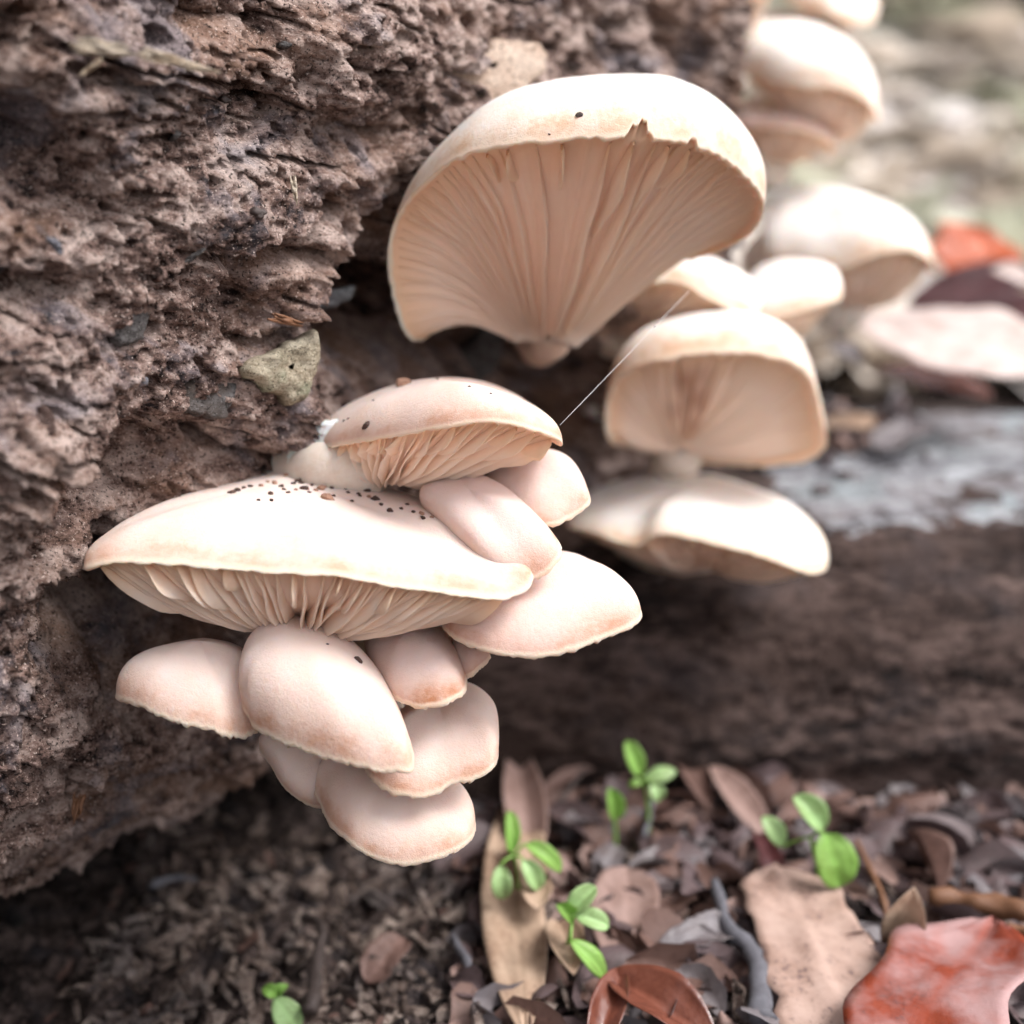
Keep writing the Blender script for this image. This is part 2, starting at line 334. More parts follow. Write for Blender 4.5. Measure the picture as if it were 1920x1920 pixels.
sp_ = np.abs(pn(np.stack([s_ * .5, (z_ + warp[:, 0] * .5) * 2.6, a_ * 1.5], -1) + 15)); disp -= .30 * smooth(.10, .0, sp_) * smooth(.0, .4, pn(q / 1.8 + 3))
low = smooth(9.5, 6., z_); disp += low * (.30 * ridged(np.stack([s_ * .22, z_ * 1.5, a_], -1) + 3, 3) + .14 * fbm(np.stack([s_ * .7, z_ * 5, a_ * 2], -1), 3))
for (px, py, r, dep) in [(800, 655, 1.0, 3.2), (900, 665, 1.0, 3.2), (1010, 730, 1.3, 3.0), (1090, 700, 1.2, 2.4), (1140, 860, 1.6, 3.), (690, 600, .8, .7), (270, 850, .45, .8), (330, 905, .5, .7),
                         (60, 560, .55, .8), (20, 245, .6, 1.0), (45, 300, .5, .8), (100, 380, .5, .7), (555, 130, .32, .6), (360, 25, .3, .5), (510, 205, .2, .4), (640, 110, .4, .5), (250, 1220, .9, 1.8), (380, 1205, .9, 3.0), (480, 1220, 1.1, 3.5), (738, 440, .75, .8), (728, 520, .7, .6), (200, 1005, .8, .8), (275, 972, .8, .7), (350, 950, .7, .5),
                         (545, 1100, 1.4, 1.2), (700, 470, .35, .4), (480, 600, .5, .5), (680, 655, .9, .6), (760, 690, .9, .9), (1300, 120, .9, .9), (600, 390, .25, .4), (420, 800, .3, .4), (440, 880, .35, .5)]:
    cs, cz = px_to_sz(px, py); g = np.exp(-(((s_ - cs) / r / 1.25) ** 2 + ((z_ - cz) / r) ** 2)); disp -= dep * g * (1 + .35 * pn(q / .5 + px))
for (px, py, r, dep) in [(600, 130, .7, .7), (660, 50, .9, .7), (300, 110, .9, .4), (560, 560, 1.2, .5), (90, 800, .8, .6), (430, 380, .9, .35), (130, 200, .7, .5), (900, 690, .35, 1.0), (560, 800, .6, .5), (1120, 640, .5, .9), (840, 120, 1.2, .35)]:
    cs, cz = px_to_sz(px, py); disp += dep * np.exp(-(((s_ - cs) / r / 1.3) ** 2 + ((z_ - cz) / r) ** 2))
disp -= .35 * smooth(8.6, 6.5, z_) * smooth(0, 1.5, z_)
disp *= smooth(22.4, 20.5, s_) * .6 + .4
lv = b0 + nr * disp[:, None]; lv[:, 2] -= .38 * disp * smooth(2, 6, z_)      # proud chunks sag over the hollows under them
lo = thing('rotting_log', np.array([-7., 17., 0.]), 'large crumbling brown rotten log carrying the clusters of pale mushrooms', 'log')
logf = [grid_faces(ns, npf)]
k = len(lv); i = np.arange(npf - 1); lv2 = np.vstack([lv, lv[-npf:].mean(0) - LT * .6]); 
logf.append(np.stack([np.full(npf - 1, k), (ns - 1) * npf + i + 1, (ns - 1) * npf + i], 1))
wood = mesh('wood', lv2, logf, MAT['rotten_wood'], lo)
bpy.context.view_layer.update()
lognorm = nr
def hit(obj, px, py, back=0.):
    o, v = ray(px, py); o0 = np.array(obj.matrix_world.translation) / S
    ok, loc, nrm, _ = obj.ray_cast(Vector((o - o0) * S), Vector(v))
    if not ok: return None, None
    return np.array(loc) / S + o0 - v * back, np.array(nrm)
def wall(px, py, back=0.):
    q, n = hit(wood, px, py, back)
    if q is None:
        o, v = ray(px, py); t = np.dot(LP - o, LN) / np.dot(v, LN); q = o + v * t
    return q

# ------------------------------------------------------------------ the low weathered log lying across behind
cxs = np.concatenate([np.linspace(-3, 1, 8)[:-1], np.linspace(1, 17, 200), np.geomspace(17.3, 60, 25)])
cph = np.concatenate([np.linspace(-.3, 0, 4)[:-1], np.linspace(0, 1.95, 170), np.linspace(2, math.pi + .3, 30)])
A_, B_ = np.meshgrid(cxs, cph, indexing='ij'); a, b = A_.ravel(), B_.ravel()
cz = 6.0 * np.sign(np.sin(b)) * np.abs(np.sin(b)) ** .62; cyv = 37.4 - 11.2 * np.sign(np.cos(b)) * np.abs(np.cos(b)) ** .62 - .02 * a
q = np.stack([a, cyv, cz], -1); top = smooth(5., 5.8, cz)
dsp = .45 * fbm(q / np.array([4, 2.2, 2.2]), 4) + .34 * (billow(q / np.array([1.8, .8, .8]) + 4, 3) - .3) + .10 * fbm(q / .4, 3) - top * .35 * smooth(.35, .1, worley(q / np.array([3., 1.6, 9]), 5)[0])
nn = unit(np.stack([0 * b, -np.cos(b), np.sin(b)], -1)); q = q + nn * dsp[:, None]
cl = thing('weathered_log', (8., 38., 0.), 'low log lying across behind the cluster, blue-grey weathered top and dark brown face', 'log')
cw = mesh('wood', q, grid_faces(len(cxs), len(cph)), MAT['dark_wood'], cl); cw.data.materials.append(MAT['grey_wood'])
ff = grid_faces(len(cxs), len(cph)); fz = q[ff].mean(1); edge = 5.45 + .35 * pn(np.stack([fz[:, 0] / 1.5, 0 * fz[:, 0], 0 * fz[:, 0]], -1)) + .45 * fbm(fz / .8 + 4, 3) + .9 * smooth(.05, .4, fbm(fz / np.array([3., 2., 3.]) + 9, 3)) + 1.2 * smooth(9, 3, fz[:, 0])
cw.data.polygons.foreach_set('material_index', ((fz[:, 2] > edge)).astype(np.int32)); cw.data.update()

# ------------------------------------------------------------------ mushrooms
CAPS = {}
FARG = 'blurred mushrooms further along the log'
def mushroom(key, label, rim, apex, under, base, centre=None, er=1., eg=.75, lip=.09, sag=.25, cap='cap', gills=60, gill_h=.35, single=True, stem_r=(.45, .38), jag=.02, wob=.05, nt=150, nr_=34,
             wide=None, notches=(), stain=(), group='oyster mushrooms of the sharp cluster', gill_in=.14, short=.5, dip=None, nseg=0, rs=0., dec=0., neck=None, ramp=.6, stem_mat='stem'):
    """rim: points of the closed cap margin (px, py, depth); apex: top of the dome; under: where the gills meet; base: foot of the stem"""
    if group != FARG: rim = [(a_, b_, d_ if d_ > 18.7 else 18.7 + (d_ - 18.7) * .55) for a_, b_, d_ in rim]
    R0 = spline([P(*r) for r in rim], nt, True); A = P(*apex); C0 = P(*centre) if centre else R0.mean(0); U = A - C0; down = -unit(U); hu = np.linalg.norm(U)
    Sp = P(*under); B = P(*base); sd = sum(map(ord, key))
    t = thing('oyster_mushroom', B, label, 'mushroom', group)
    uu = np.arange(nt) / nt; ang = uu * 2 * np.pi
    ring = np.stack([np.cos(ang) * 6, np.sin(ang) * 6, np.full(nt, sd)], -1)
    cut = 1 - jag * (.5 + .5 * pn(ring * 4.5)) - .6 * jag * np.abs(pn(ring * 1.5))
    Rpx = np.array([( (r[0]) / np.dot(r - [0, 0, CAM_H], [0, CP, -SP]) * F + 960, 960 - np.dot(r - [0, 0, CAM_H], [0, SP, CP]) / np.dot(r - [0, 0, CAM_H], [0, CP, -SP]) * F) for r in R0])
    cut0 = cut.copy()
    for (nx, ny, wpx, dep) in notches:
        dd = np.abs(Rpx[:, 0] - nx) + 40 * (np.abs(Rpx[:, 1] - ny) > 90); cut -= dep * np.clip(1 - (dd / wpx) ** 2, 0, 1) ** .3 * (1 + .5 * pn(np.stack([Rpx[:, 0] / 7, Rpx[:, 1] / 40, 0 * dd], -1)))
    tau = np.linspace(0, 1, nr_)[None, :] ** .8 * (np.pi / 2 * cut)[:, None]
    rho = np.sin(tau) ** er; g = np.cos(tau) ** eg
    top = C0 + (R0 - C0)[:, None] * rho[..., None] + U * g[..., None]
    if dip:        # the hollow where the cap runs back into its stem
        dx, dr, dd = P(*dip[0]), dip[1], dip[2]; top = top - unit(U) * (dd * np.exp(-(np.linalg.norm(top - dx, axis=-1) / dr) ** 2))[..., None]
    flat = top.reshape(-1, 3); w = (fbm(flat / 1.6 + sd, 3) * wob + fbm(flat / .5 + sd, 2) * wob * .16).reshape(nt, nr_)
    top = top + (unit(U) + .35 * unit(R0 - C0))[:, None, :] * (w * (1 - np.linspace(0, 1, nr_) ** 4 * .5))[..., None] if True else top
    Re = top[:, -1]; inn = unit(C0 - R0)
    dn = unit(np.broadcast_to(down, Re.shape) + .0 * inn)
    jl = lip * (1 + .5 * pn(ring * 2.2 + 5))[:, None]
    rows = [Re + dn * jl * .55 - inn * jl * .12, Re + dn * jl * .95 + inn * jl * .45, Re + dn * jl * .7 + inn * jl * 1.5]
    tq = np.pi / 2 * cut0; Rn = C0 + (R0 - C0) * (np.sin(tq) ** er)[:, None] + U * (np.cos(tq) ** eg)[:, None] + (unit(U) + .35 * unit(R0 - C0)) * (w[:, -1] * .5)[:, None]
    R1 = Rn + dn * jl * .15 + inn * jl * 2.4
    nu_ = 16; ru = np.linspace(1, .06, nu_)
    NK = P(*neck) if neck else Sp * .55 + B * .45 + down * .08
    axs = unit(NK - Sp); view = unit(Sp - np.array([0, 0, CAM_H])); lat = unit(np.cross(axs, view))
    def und(R, rr):
        L_ = np.linalg.norm(R - Sp, axis=-1, keepdims=True); q_ = rr[..., None]
        if nseg: return Sp + (R - Sp) * q_ + lat * (((R - Sp) / L_) @ lat)[..., None] * rs * (1 - q_) ** 1.5 + axs * dec * (1 - np.clip(q_, 0, 1)) ** 2.4 + down * (sag * (np.sin(np.pi * np.clip(rr, 0, 1) ** 1.4)))[..., None]
        return Sp + (R - Sp) / L_ * (rs + (L_ - rs) * q_) + axs * dec * (1 - np.clip(q_, 0, 1)) ** 2.6 + down * (sag * (np.sin(np.pi * np.clip(rr, 0, 1) ** 1.4)))[..., None]
    un = und(R1[:, None], np.broadcast_to(ru, (nt, nu_)))
    allv = np.concatenate([top] + [r[:, None] for r in rows] + [un], 1); nv = allv.shape[1]
    v = allv.reshape(-1, 3); fcs = grid_faces(nt, nv, True)
    e = np.concatenate([np.broadcast_to(tau / (tau[:, -1:]), (nt, nr_)), np.ones((nt, 3)), np.broadcast_to(np.linspace(.97, .2, nu_), (nt, nu_))], 1)
    def stained(v):
      stv = np.zeros(len(v))
      for (sx, sy, rad, amt) in stain:
        f_ = v - [0, 0, CAM_H]; dz = f_ @ np.array([0, CP, -SP]); qx = f_[:, 0] / dz * F + 960; qy = 960 - f_ @ np.array([0, SP, CP]) / dz * F
        stv = np.maximum(stv, amt * np.exp(-((qx - sx) ** 2 + (qy - sy) ** 2) / rad ** 2))
      return stv
    stv = stained(v)
    # keep normals outward
    vol = np.einsum('ij,ij->i', v[fcs[:, 0]] - C0, np.cross(v[fcs[:, 1]] - C0, v[fcs[:, 2]] - C0)).sum()
    if vol < 0: fcs = fcs[:, ::-1].copy()
    cm = mesh('cap', v, fcs, MAT[cap], t, {'margin': e.ravel(), 'stain': stv}); cm.data.materials.append(MAT['gill'])
    ci = (np.arange(len(fcs)) % (nv - 1)) >= nr_ + 2; cm.data.polygons.foreach_set('material_index', ci.astype(np.int32)); cm.data.update()
    CAPS[key] = (v, fcs, t); cm['_at'] = t['_at']
    # stem
    pth = spline([Sp + view * rs * 1.1 - axs * .2, Sp + view * rs * 1.5 + axs * .25, B], 14) if nseg else spline([Sp - down * .15, NK, B], 14); rad = np.interp(np.linspace(0, 1, 14), [0, .45, 1], [rs * .7, rs * .7, stem_r[1]]) if nseg else np.interp(np.linspace(0, 1, 14), [0, .25, 1], [stem_r[0], (stem_r[0] + stem_r[1]) / 2 * .95, stem_r[1]])
    sv, sf = tube(pth, rad, 20, .25, sd); mesh('stem', sv, sf, MAT[stem_mat], t)
    # gills
    if gills:
        r = np.random.default_rng(sd); dens = np.ones(nt); hfac = np.ones(nt)
        if wide:
            for (wx, wy, wr, wf) in wide: dens = dens * (1 - (1 - 1 / wf) * np.exp(-((Rpx[:, 0] - wx) ** 2 + (Rpx[:, 1] - wy) ** 2) / wr ** 2))
            hfac = .12 + .88 * np.max([np.exp(-((Rpx[:, 0] - wx) ** 2 + (Rpx[:, 1] - wy) ** 2) / (wr * 1.5) ** 2) for (wx, wy, wr, wf) in wide], 0) if key != 'shelf' else hfac
        cum = np.concatenate([[0], np.cumsum(dens)]); cum = cum / cum[-1] * gills
        us = np.interp(np.arange(gills) + .5 + r.uniform(-.22, .22, gills), cum, np.arange(nt + 1) / nt)
        cen = un.mean((0, 1)); ng = 11; bv, bf, bm = [], [], []
        for gi, u0 in enumerate(us):
            is_short = gi % 2 == 1 and r.random() < short * 1.6; r_in = r.uniform(.45, .82) if is_short else gill_in * r.uniform(.8, 1.3)
            rr = np.linspace(.985, r_in, ng); x = (rr - r_in) / (1 - r_in)
            du = (.012 * pn(np.stack([rr * 2.2, np.full(ng, gi * 3.7), np.full(ng, sd)], -1)) * np.sin(np.pi * x)) * (gills and 40 / gills + .4)
            def at(uq): 
                k_ = (uq % 1) * nt; i0 = np.floor(k_).astype(int) % nt; fr = (k_ - np.floor(k_))[:, None]; return R1[i0] * (1 - fr) + R1[(i0 + 1) % nt] * fr
            p0 = und(at(u0 + du), rr); pa = und(at(u0 + du + .006), rr); tan = np.gradient(p0, axis=0); side = unit(pa - p0)
            nrm = unit(np.cross(tan, side)); nrm = np.where((nrm @ down)[:, None] < 0, -nrm, nrm)
            hh = gill_h * r.uniform(.82, 1.15) * (x ** (.5 if is_short else .28)) * np.clip((1 - x) / (ramp * .7 if is_short else ramp), 0, 1) ** (.8 if is_short else 1.)
            hh = np.maximum(hh * (hfac[int((u0 % 1) * nt) % nt]), .012); th = .5 * .035 * (gill_h / .35) ** .5
            ed = p0 + nrm * hh[:, None] + side * (.06 * gill_h * pn(np.stack([rr * 5, np.full(ng, gi * 1.3), np.full(ng, 2.)], -1)))[:, None]
            V = np.stack([p0 - side * th * 1.6 - nrm * .03, ed - side * th * .5, ed + side * th * .5, p0 + side * th * 1.6 - nrm * .03], 0).reshape(-1, 3)
            Fq = [grid_faces(4, ng), np.array([[0, ng, 2 * ng, 3 * ng], [4 * ng - 1, 3 * ng - 1, 2 * ng - 1, ng - 1]])]
            mg = np.tile(rr, 4)
            if single: mesh('gill', V, Fq, MAT['gill'], cm, {'margin': mg})
            else: bv.append(V); bf.append((Fq[0] + len(bv[:-1]) * 4 * ng, Fq[1] + len(bv[:-1]) * 4 * ng)); bm.append(mg)
        if bv:
            go = mesh('gills', np.concatenate(bv), [np.concatenate([f[0] for f in bf]), np.concatenate([f[1] for f in bf])], MAT['gill'], cm, {'margin': np.concatenate(bm), 'stain': stained(np.concatenate(bv))}); go['kind'] = 'stuff'
    return t

# the large upper cap with its gills turned to the viewer
mushroom('upper', 'largest upright pale mushroom, its fanned gills facing out under a torn-edged cap',
    [(772, 640, 23.0), (729, 520, 22.0), (744, 405, 21.3), (832, 312, 20.1), (940, 275, 19.5), (1060, 262, 19.3), (1180, 260, 19.3), (1300, 272, 19.8), (1385, 318, 20.8), (1432, 385, 21.9), (1392, 450, 23.2), (1270, 492, 24.6), (1130, 500, 25.6), (960, 520, 25.8), (850, 590, 24.8)],
    (1150, 212, 25.1), (1030, 622, 24.3), (1000, 640, 27.2), centre=(1105, 410, 24.9), er=.95, eg=.92, lip=.07, sag=-.22, cap='cap_white', gills=104, gill_h=.52, stem_r=(.74, .5), rs=.62, dec=.42, neck=(1026, 650, 24.6), nseg=1, ramp=.55, stem_mat='gill', nt=480, nr_=40,
    wide=[(1060, 262, 130, 3.6), (1180, 262, 100, 1.6)], notches=[(1192, 262, 17, .06), (1208, 262, 14, .035), (1298, 272, 8, .03)], gill_in=.03, wob=.06, jag=.015)
# main shelf
mushroom('shelf', 'widest shelf-like cream mushroom strewn with dark soil crumbs on its flat top',
    [(158, 1068, 17.8), (215, 1056, 17.4), (330, 1060, 17.1), (500, 1076, 16.9), (620, 1080, 16.9), (740, 1102, 17.0), (860, 1116, 17.2), (950, 1124, 17.5), (997, 1096, 18.0), (985, 1064, 18.9), (900, 1015, 20.0), (760, 968, 21.0), (560, 935, 21.4), (380, 962, 20.6), (240, 1012, 19.4), (175, 1052, 18.6)],
    (560, 905, 20.6), (562, 1165, 19.6), (560, 1120, 22.5), centre=(570, 990, 19.9), er=.9, eg=.62, lip=.09, sag=.25, cap='cap', gills=120, gill_h=.52, stem_r=(.6, .7), ramp=.85, short=.3, nt=220, nr_=44,
    wide=[(560, 1078, 90, 2.2)], gill_in=.12, wob=.05, jag=.012, stain=[(1000, 1080, 26, .45)])
mushroom('hood', 'domed cream mushroom above the widest shelf, showing slanting gills beneath',
    [(612, 838, 20.6), (664, 828, 19.9), (722, 820, 19.3), (820, 804, 18.7), (908, 790, 18.4), (985, 800, 18.6), (1045, 822, 19.1), (1052, 832, 19.5), (1020, 800, 21.3), (930, 765, 22.4), (800, 770, 22.7), (690, 790, 22.2), (600, 825, 21.4)],
    (800, 716, 20.9), (722, 915, 20.7), (570, 905, 22.0), centre=(800, 800, 20.7), er=.95, eg=.8, lip=.06, sag=.02, cap='cap', gills=74, gill_h=.34, stem_r=(.3, .8), neck=(650, 885, 20.9), ramp=.6, nt=180, nr_=38, gill_in=.1, short=.6, jag=.012,
    stain=[(870, 775, 60, .16), (960, 780, 50, .12)])
LOWG = 'small fan mushrooms hanging below the shelf'
mushroom('tuck', 'small pinkish cap peeking out behind the slanting gills of the domed mushroom',
    [(1040, 880, 21.3), (1085, 893, 20.6), (1106, 938, 19.9), (1075, 965, 19.7), (1022, 985, 19.6), (960, 970, 20.0), (900, 930, 20.8), (920, 890, 21.5)],
    (985, 862, 20.7), (950, 950, 21.2), (820, 920, 22.4), centre=(1000, 935, 20.6), eg=.8, cap='cap_pink', gills=30, gill_h=.15, single=False, stem_r=(.3, .3), nt=110, nr_=26, sag=.05)
mushroom('tongue', 'narrow pinkish cap tucked between the widest shelf and the domed mushroom',
    [(1052, 1036, 18.9), (1000, 1086, 18.6), (930, 1078, 18.7), (860, 1020, 19.3), (800, 960, 20.2), (860, 930, 20.8), (950, 935, 20.6), (1020, 985, 19.9)],
    (880, 918, 19.6), (880, 1020, 20.6), (760, 980, 21.8), centre=(930, 1000, 19.8), eg=.8, cap='cap_pink', gills=30, gill_h=.15, single=False, stem_r=(.3, .3), nt=110, nr_=26, sag=.05, stain=[(1010, 1060, 40, .35)])
mushroom('wing', 'pinkish fan-shaped cap sticking out beyond the end of the widest shelf',
    [(1199, 1164, 18.6), (1110, 1204, 18.0), (1035, 1228, 17.8), (960, 1230, 17.9), (900, 1216, 18.2), (845, 1190, 18.8), (830, 1150, 19.8), (900, 1110, 20.8), (1010, 1080, 20.9), (1110, 1090, 20.2), (1180, 1125, 19.3)],
    (1000, 1052, 19.8), (940, 1180, 20.3), (840, 1130, 21.8), centre=(1010, 1150, 19.6), eg=.8, cap='cap_pink', gills=60, gill_h=.14, single=False, stem_r=(.4, .4), nt=150, nr_=34, sag=.02, stain=[(1150, 1185, 50, .3), (1080, 1215, 40, .15)])
mushroom('bud', 'tiny cap half hidden under the fan beyond the shelf end',
    [(918, 1228, 19.4), (896, 1252, 19.0), (872, 1266, 19.0), (850, 1240, 19.4), (850, 1210, 19.9), (890, 1205, 19.9)],
    (872, 1200, 19.5), (870, 1225, 20.2), (800, 1190, 21.5), eg=.8, cap='cap_pink', gills=0, stem_r=(.2, .25), nt=80, nr_=20)
mushroom('lobe', 'small rounded cap against the log wall under the shelf, with ragged lower edge',
    [(218, 1310, 18.6), (265, 1330, 18.0), (330, 1358, 17.8), (400, 1372, 17.9), (435, 1387, 18.1), (480, 1378, 18.5), (510, 1320, 19.2), (490, 1290, 19.9), (400, 1275, 20.1), (310, 1285, 19.6), (245, 1300, 19.0)],
    (375, 1200, 18.9), (440, 1310, 19.8), (520, 1230, 21.0), centre=(380, 1310, 18.9), eg=.8, gills=50, gill_h=.12, single=False, cap='cap', stem_r=(.35, .4), nt=150, nr_=34, sag=.02, jag=.045, group=LOWG)
mushroom('fan', 'hoof-shaped cream cap in the middle below the shelf, one black speck on it',
    [(457, 1326, 18.3), (470, 1355, 17.9), (482, 1372, 17.7), (530, 1397, 17.4), (600, 1423, 17.2), (660, 1439, 17.1), (722, 1452, 17.2), (774, 1450, 17.5), (772, 1400, 18.3), (740, 1330, 19.2), (680, 1270, 19.8), (600, 1240, 20.0), (520, 1240, 19.7), (470, 1280, 19.0)],
    (565, 1185, 18.5), (610, 1320, 19.7), (590, 1190, 21.0), centre=(605, 1340, 18.7), eg=.75, gills=60, gill_h=.12, single=False, cap='cap', stem_r=(.4, .45), nt=180, nr_=40, sag=.02, jag=.03, group=LOWG, stain=[(490, 1355, 22, .5), (700, 1340, 30, .08)])
mushroom('thumb', 'tongue-like pinkish cap with a rust-brown stain at its tip below the shelf',
    [(742, 1310, 18.5), (780, 1326, 18.1), (817, 1325, 18.0), (848, 1313, 18.1), (873, 1294, 18.5), (868, 1250, 19.3), (830, 1200, 20.0), (760, 1170, 20.4), (690, 1180, 20.2), (690, 1240, 19.6), (715, 1290, 19.0)],
    (765, 1180, 19.3), (770, 1250, 20.2), (680, 1190, 21.2), centre=(785, 1250, 19.2), eg=.75, gills=40, gill_h=.1, single=False, cap='cap_pink', stem_r=(.3, .4), nt=150, nr_=36, sag=.02, jag=.03, group=LOWG, stain=[(800, 1312, 32, .95), (845, 1300, 24, .7)])
mushroom('curl', 'rounded cap with browned rim under the rust-stained tongue-like one',
    [(692, 1456, 18.7), (730, 1485, 18.4), (780, 1497, 18.3), (820, 1488, 18.4), (850, 1470, 18.5), (890, 1461, 18.5), (926, 1438, 18.7), (934, 1405, 19.2), (925, 1360, 19.8), (880, 1330, 20.3), (800, 1340, 20.5), (730, 1390, 20.0), (690, 1430, 19.3)],
    (825, 1310, 19.6), (800, 1420, 20.3), (690, 1300, 21.4), centre=(810, 1415, 19.4), eg=.75, gills=40, gill_h=.1, single=False, cap='cap', stem_r=(.35, .4), nt=150, nr_=34, sag=.02, jag=.02, group=LOWG, stain=[(745, 1478, 40, .3), (800, 1490, 36, .25), (830, 1320, 24, .15)])
mushroom('drop', 'lowest rounded cap of the cluster, hanging just above the dark soil',
    [(592, 1470, 19.6), (603, 1512, 19.2), (622, 1548, 18.9), (655, 1577, 18.7), (690, 1602, 18.6), (730, 1616, 18.5), (770, 1619, 18.5), (815, 1608, 18.6), (860, 1591, 18.8), (889, 1562, 19.1), (885, 1525, 19.6), (840, 1490, 20.2), (760, 1460, 20.6), (660, 1450, 20.4)],
    (740, 1440, 19.5), (720, 1530, 20.6), (640, 1400, 21.5), centre=(740, 1545, 19.5), eg=.8, gills=40, gill_h=.1, single=False, cap='cap', stem_r=(.35, .4), nt=150, nr_=34, sag=.02, jag=.012, group=LOWG)
mushroom('shy', 'pale narrow cap showing behind the hoof-shaped one and the lowest one',
    [(488, 1392, 19.6), (512, 1442, 19.4), (540, 1482, 19.4), (590, 1512, 19.6), (640, 1500, 20.0), (640, 1430, 20.4), (570, 1385, 20.3)],
    (565, 1400, 19.4), (590, 1440, 20.4), (580, 1320, 21.2), eg=.8, gills=0, cap='cap', stem_r=(.35, .4), nt=100, nr_=24, group=LOWG)
FARG = 'blurred mushrooms further along the log'
mushroom('mid', 'blurred mushroom behind the cluster with a rust streak down its exposed gills',
    [(1140, 828, 27.0), (1135, 760, 26.6), (1165, 705, 26.0), (1240, 678, 25.5), (1350, 664, 25.4), (1450, 672, 25.6), (1515, 705, 26.2), (1540, 780, 27.0), (1546, 845, 27.8), (1490, 872, 28.6), (1390, 876, 29.4), (1260, 866, 29.6), (1180, 842, 28.6)],
    (1350, 632, 29.2), (1275, 850, 28.9), (1230, 940, 31.5), centre=(1350, 770, 28.7), eg=.75, lip=.1, sag=.1, cap='cap_white', gills=70, gill_h=.3, single=False, stem_r=(.6, .6), nt=130, nr_=28, wide=[(1300, 668, 60, 2.4)], stain=[(1286, 715, 24, .75), (1300, 750, 26, .7), (1272, 770, 22, .55), (1292, 800, 24, .5), (1310, 705, 18, .5)], group=FARG, wob=.06)
mushroom('dish', 'blurred flat wavy mushroom lowest behind the cluster, under the rust-streaked one',
    [(1062, 985, 27.6), (1120, 1000, 26.8), (1190, 1022, 26.4), (1240, 1000, 26.1), (1330, 1018, 25.9), (1430, 1042, 25.9), (1515, 1072, 26.2), (1550, 1060, 26.8), (1540, 1005, 27.8), (1470, 955, 29.0), (1350, 920, 30.2), (1200, 915, 30.2), (1090, 950, 29.0)],
    (1290, 912, 28.6), (1330, 1068, 28.2), (1150, 1000, 31.5), centre=(1300, 980, 28.0), eg=.85, er=1.1, lip=.1, sag=.15, cap='cap_white', gills=60, gill_h=.25, single=False, stem_r=(.2, .6), nt=130, nr_=28, group=FARG, wob=.12)
mushroom('flank', 'blurred mushroom half covered by the largest upright one, white saddle on top',
    [(1092, 600, 28.4), (1170, 545, 27.6), (1260, 528, 27.1), (1330, 560, 26.9), (1408, 604, 27.3), (1370, 622, 28.4), (1280, 630, 29.6), (1180, 634, 30.2), (1105, 628, 29.6)],
    (1345, 498, 29.2), (1150, 628, 29.4), (1120, 680, 32.), centre=(1275, 575, 28.9), eg=.85, lip=.08, sag=.05, cap='cap_white', gills=40, gill_h=.2, single=False, stem_r=(.45, .6), nt=110, nr_=26, group=FARG)
mushroom('ear', 'small blurred round cap beside the one with a white saddle top',
    [(1400, 598, 29.3), (1470, 592, 28.8), (1540, 572, 28.8), (1576, 560, 29.4), (1570, 530, 30.4), (1500, 520, 31.4), (1420, 530, 31.2), (1385, 570, 30.3)],
    (1480, 498, 30.2), (1470, 640, 30.4), (1350, 620, 33.), centre=(1480, 560, 30.1), eg=.75, lip=.1, sag=.15, cap='cap_white', gills=36, gill_h=.2, single=False, stem_r=(.6, .6), nt=110, nr_=26, group=FARG)
mushroom('spoon', 'blurred spoon-shaped mushroom reaching out over the fallen leaves',
    [(1440, 490, 35.0), (1500, 500, 34.2), (1570, 505, 33.6), (1640, 480, 33.3), (1700, 470, 33.4), (1745, 490, 34.0), (1752, 510, 34.8), (1735, 450, 36.4), (1650, 410, 37.4), (1530, 390, 37.8), (1450, 420, 36.8)],
    (1560, 372, 35.6), (1600, 585, 35.4), (1430, 470, 37.8), centre=(1590, 460, 35.4), eg=.8, lip=.1, sag=.2, cap='cap_white', gills=40, gill_h=.25, single=False, stem_r=(.9, .8), nt=120, nr_=28, group=FARG, wob=.14)
mushroom('globe', 'big blurred white-topped mushroom high at the end of the log',
    [(1385, 130, 36.0), (1430, 150, 35.0), (1500, 165, 34.3), (1580, 168, 34.2), (1630, 195, 34.7), (1648, 230, 35.4), (1640, 170, 36.8), (1580, 120, 38.0), (1480, 100, 38.4), (1400, 105, 37.4)],
    (1520, 48, 36.2), (1560, 262, 35.8), (1400, 235, 38.), centre=(1530, 150, 36.2), eg=.75, lip=.12, sag=.2, cap='cap_white', gills=40, gill_h=.25, single=False, stem_r=(.8, .8), nt=120, nr_=28, group=FARG, wob=.1)
mushroom('shade', 'blurred brownish mushroom in the shadow under the white-topped one',
    [(1385, 235, 35.6), (1440, 240, 34.9), (1510, 245, 34.7), (1565, 268, 35.2), (1560, 285, 36.2), (1480, 250, 37.6), (1400, 235, 37.2)],
    (1470, 215, 36.2), (1450, 305, 36.2), (1380, 300, 38.), centre=(1475, 255, 36.1), eg=.8, lip=.1, sag=.1, cap='cap_pink', gills=30, gill_h=.2, single=False, stem_r=(.8, .7), nt=100, nr_=22, group=FARG)
mushroom('crest', 'blurred pale mushroom cut by the upper picture edge above the white-topped one',
    [(1470, -5, 37.4), (1540, 22, 36.6), (1600, 45, 36.6), (1640, 40, 37.2), (1640, -10, 38.4), (1560, -50, 39.2), (1480, -50, 38.8)],
    (1550, -70, 37.8), (1550, 60, 38.6), (1430, 60, 39.5), centre=(1560, -5, 37.9), eg=.8, lip=.1, sag=.1, cap='cap_white', gills=0, stem_r=(.7, .7), nt=100, nr_=22, group=FARG)
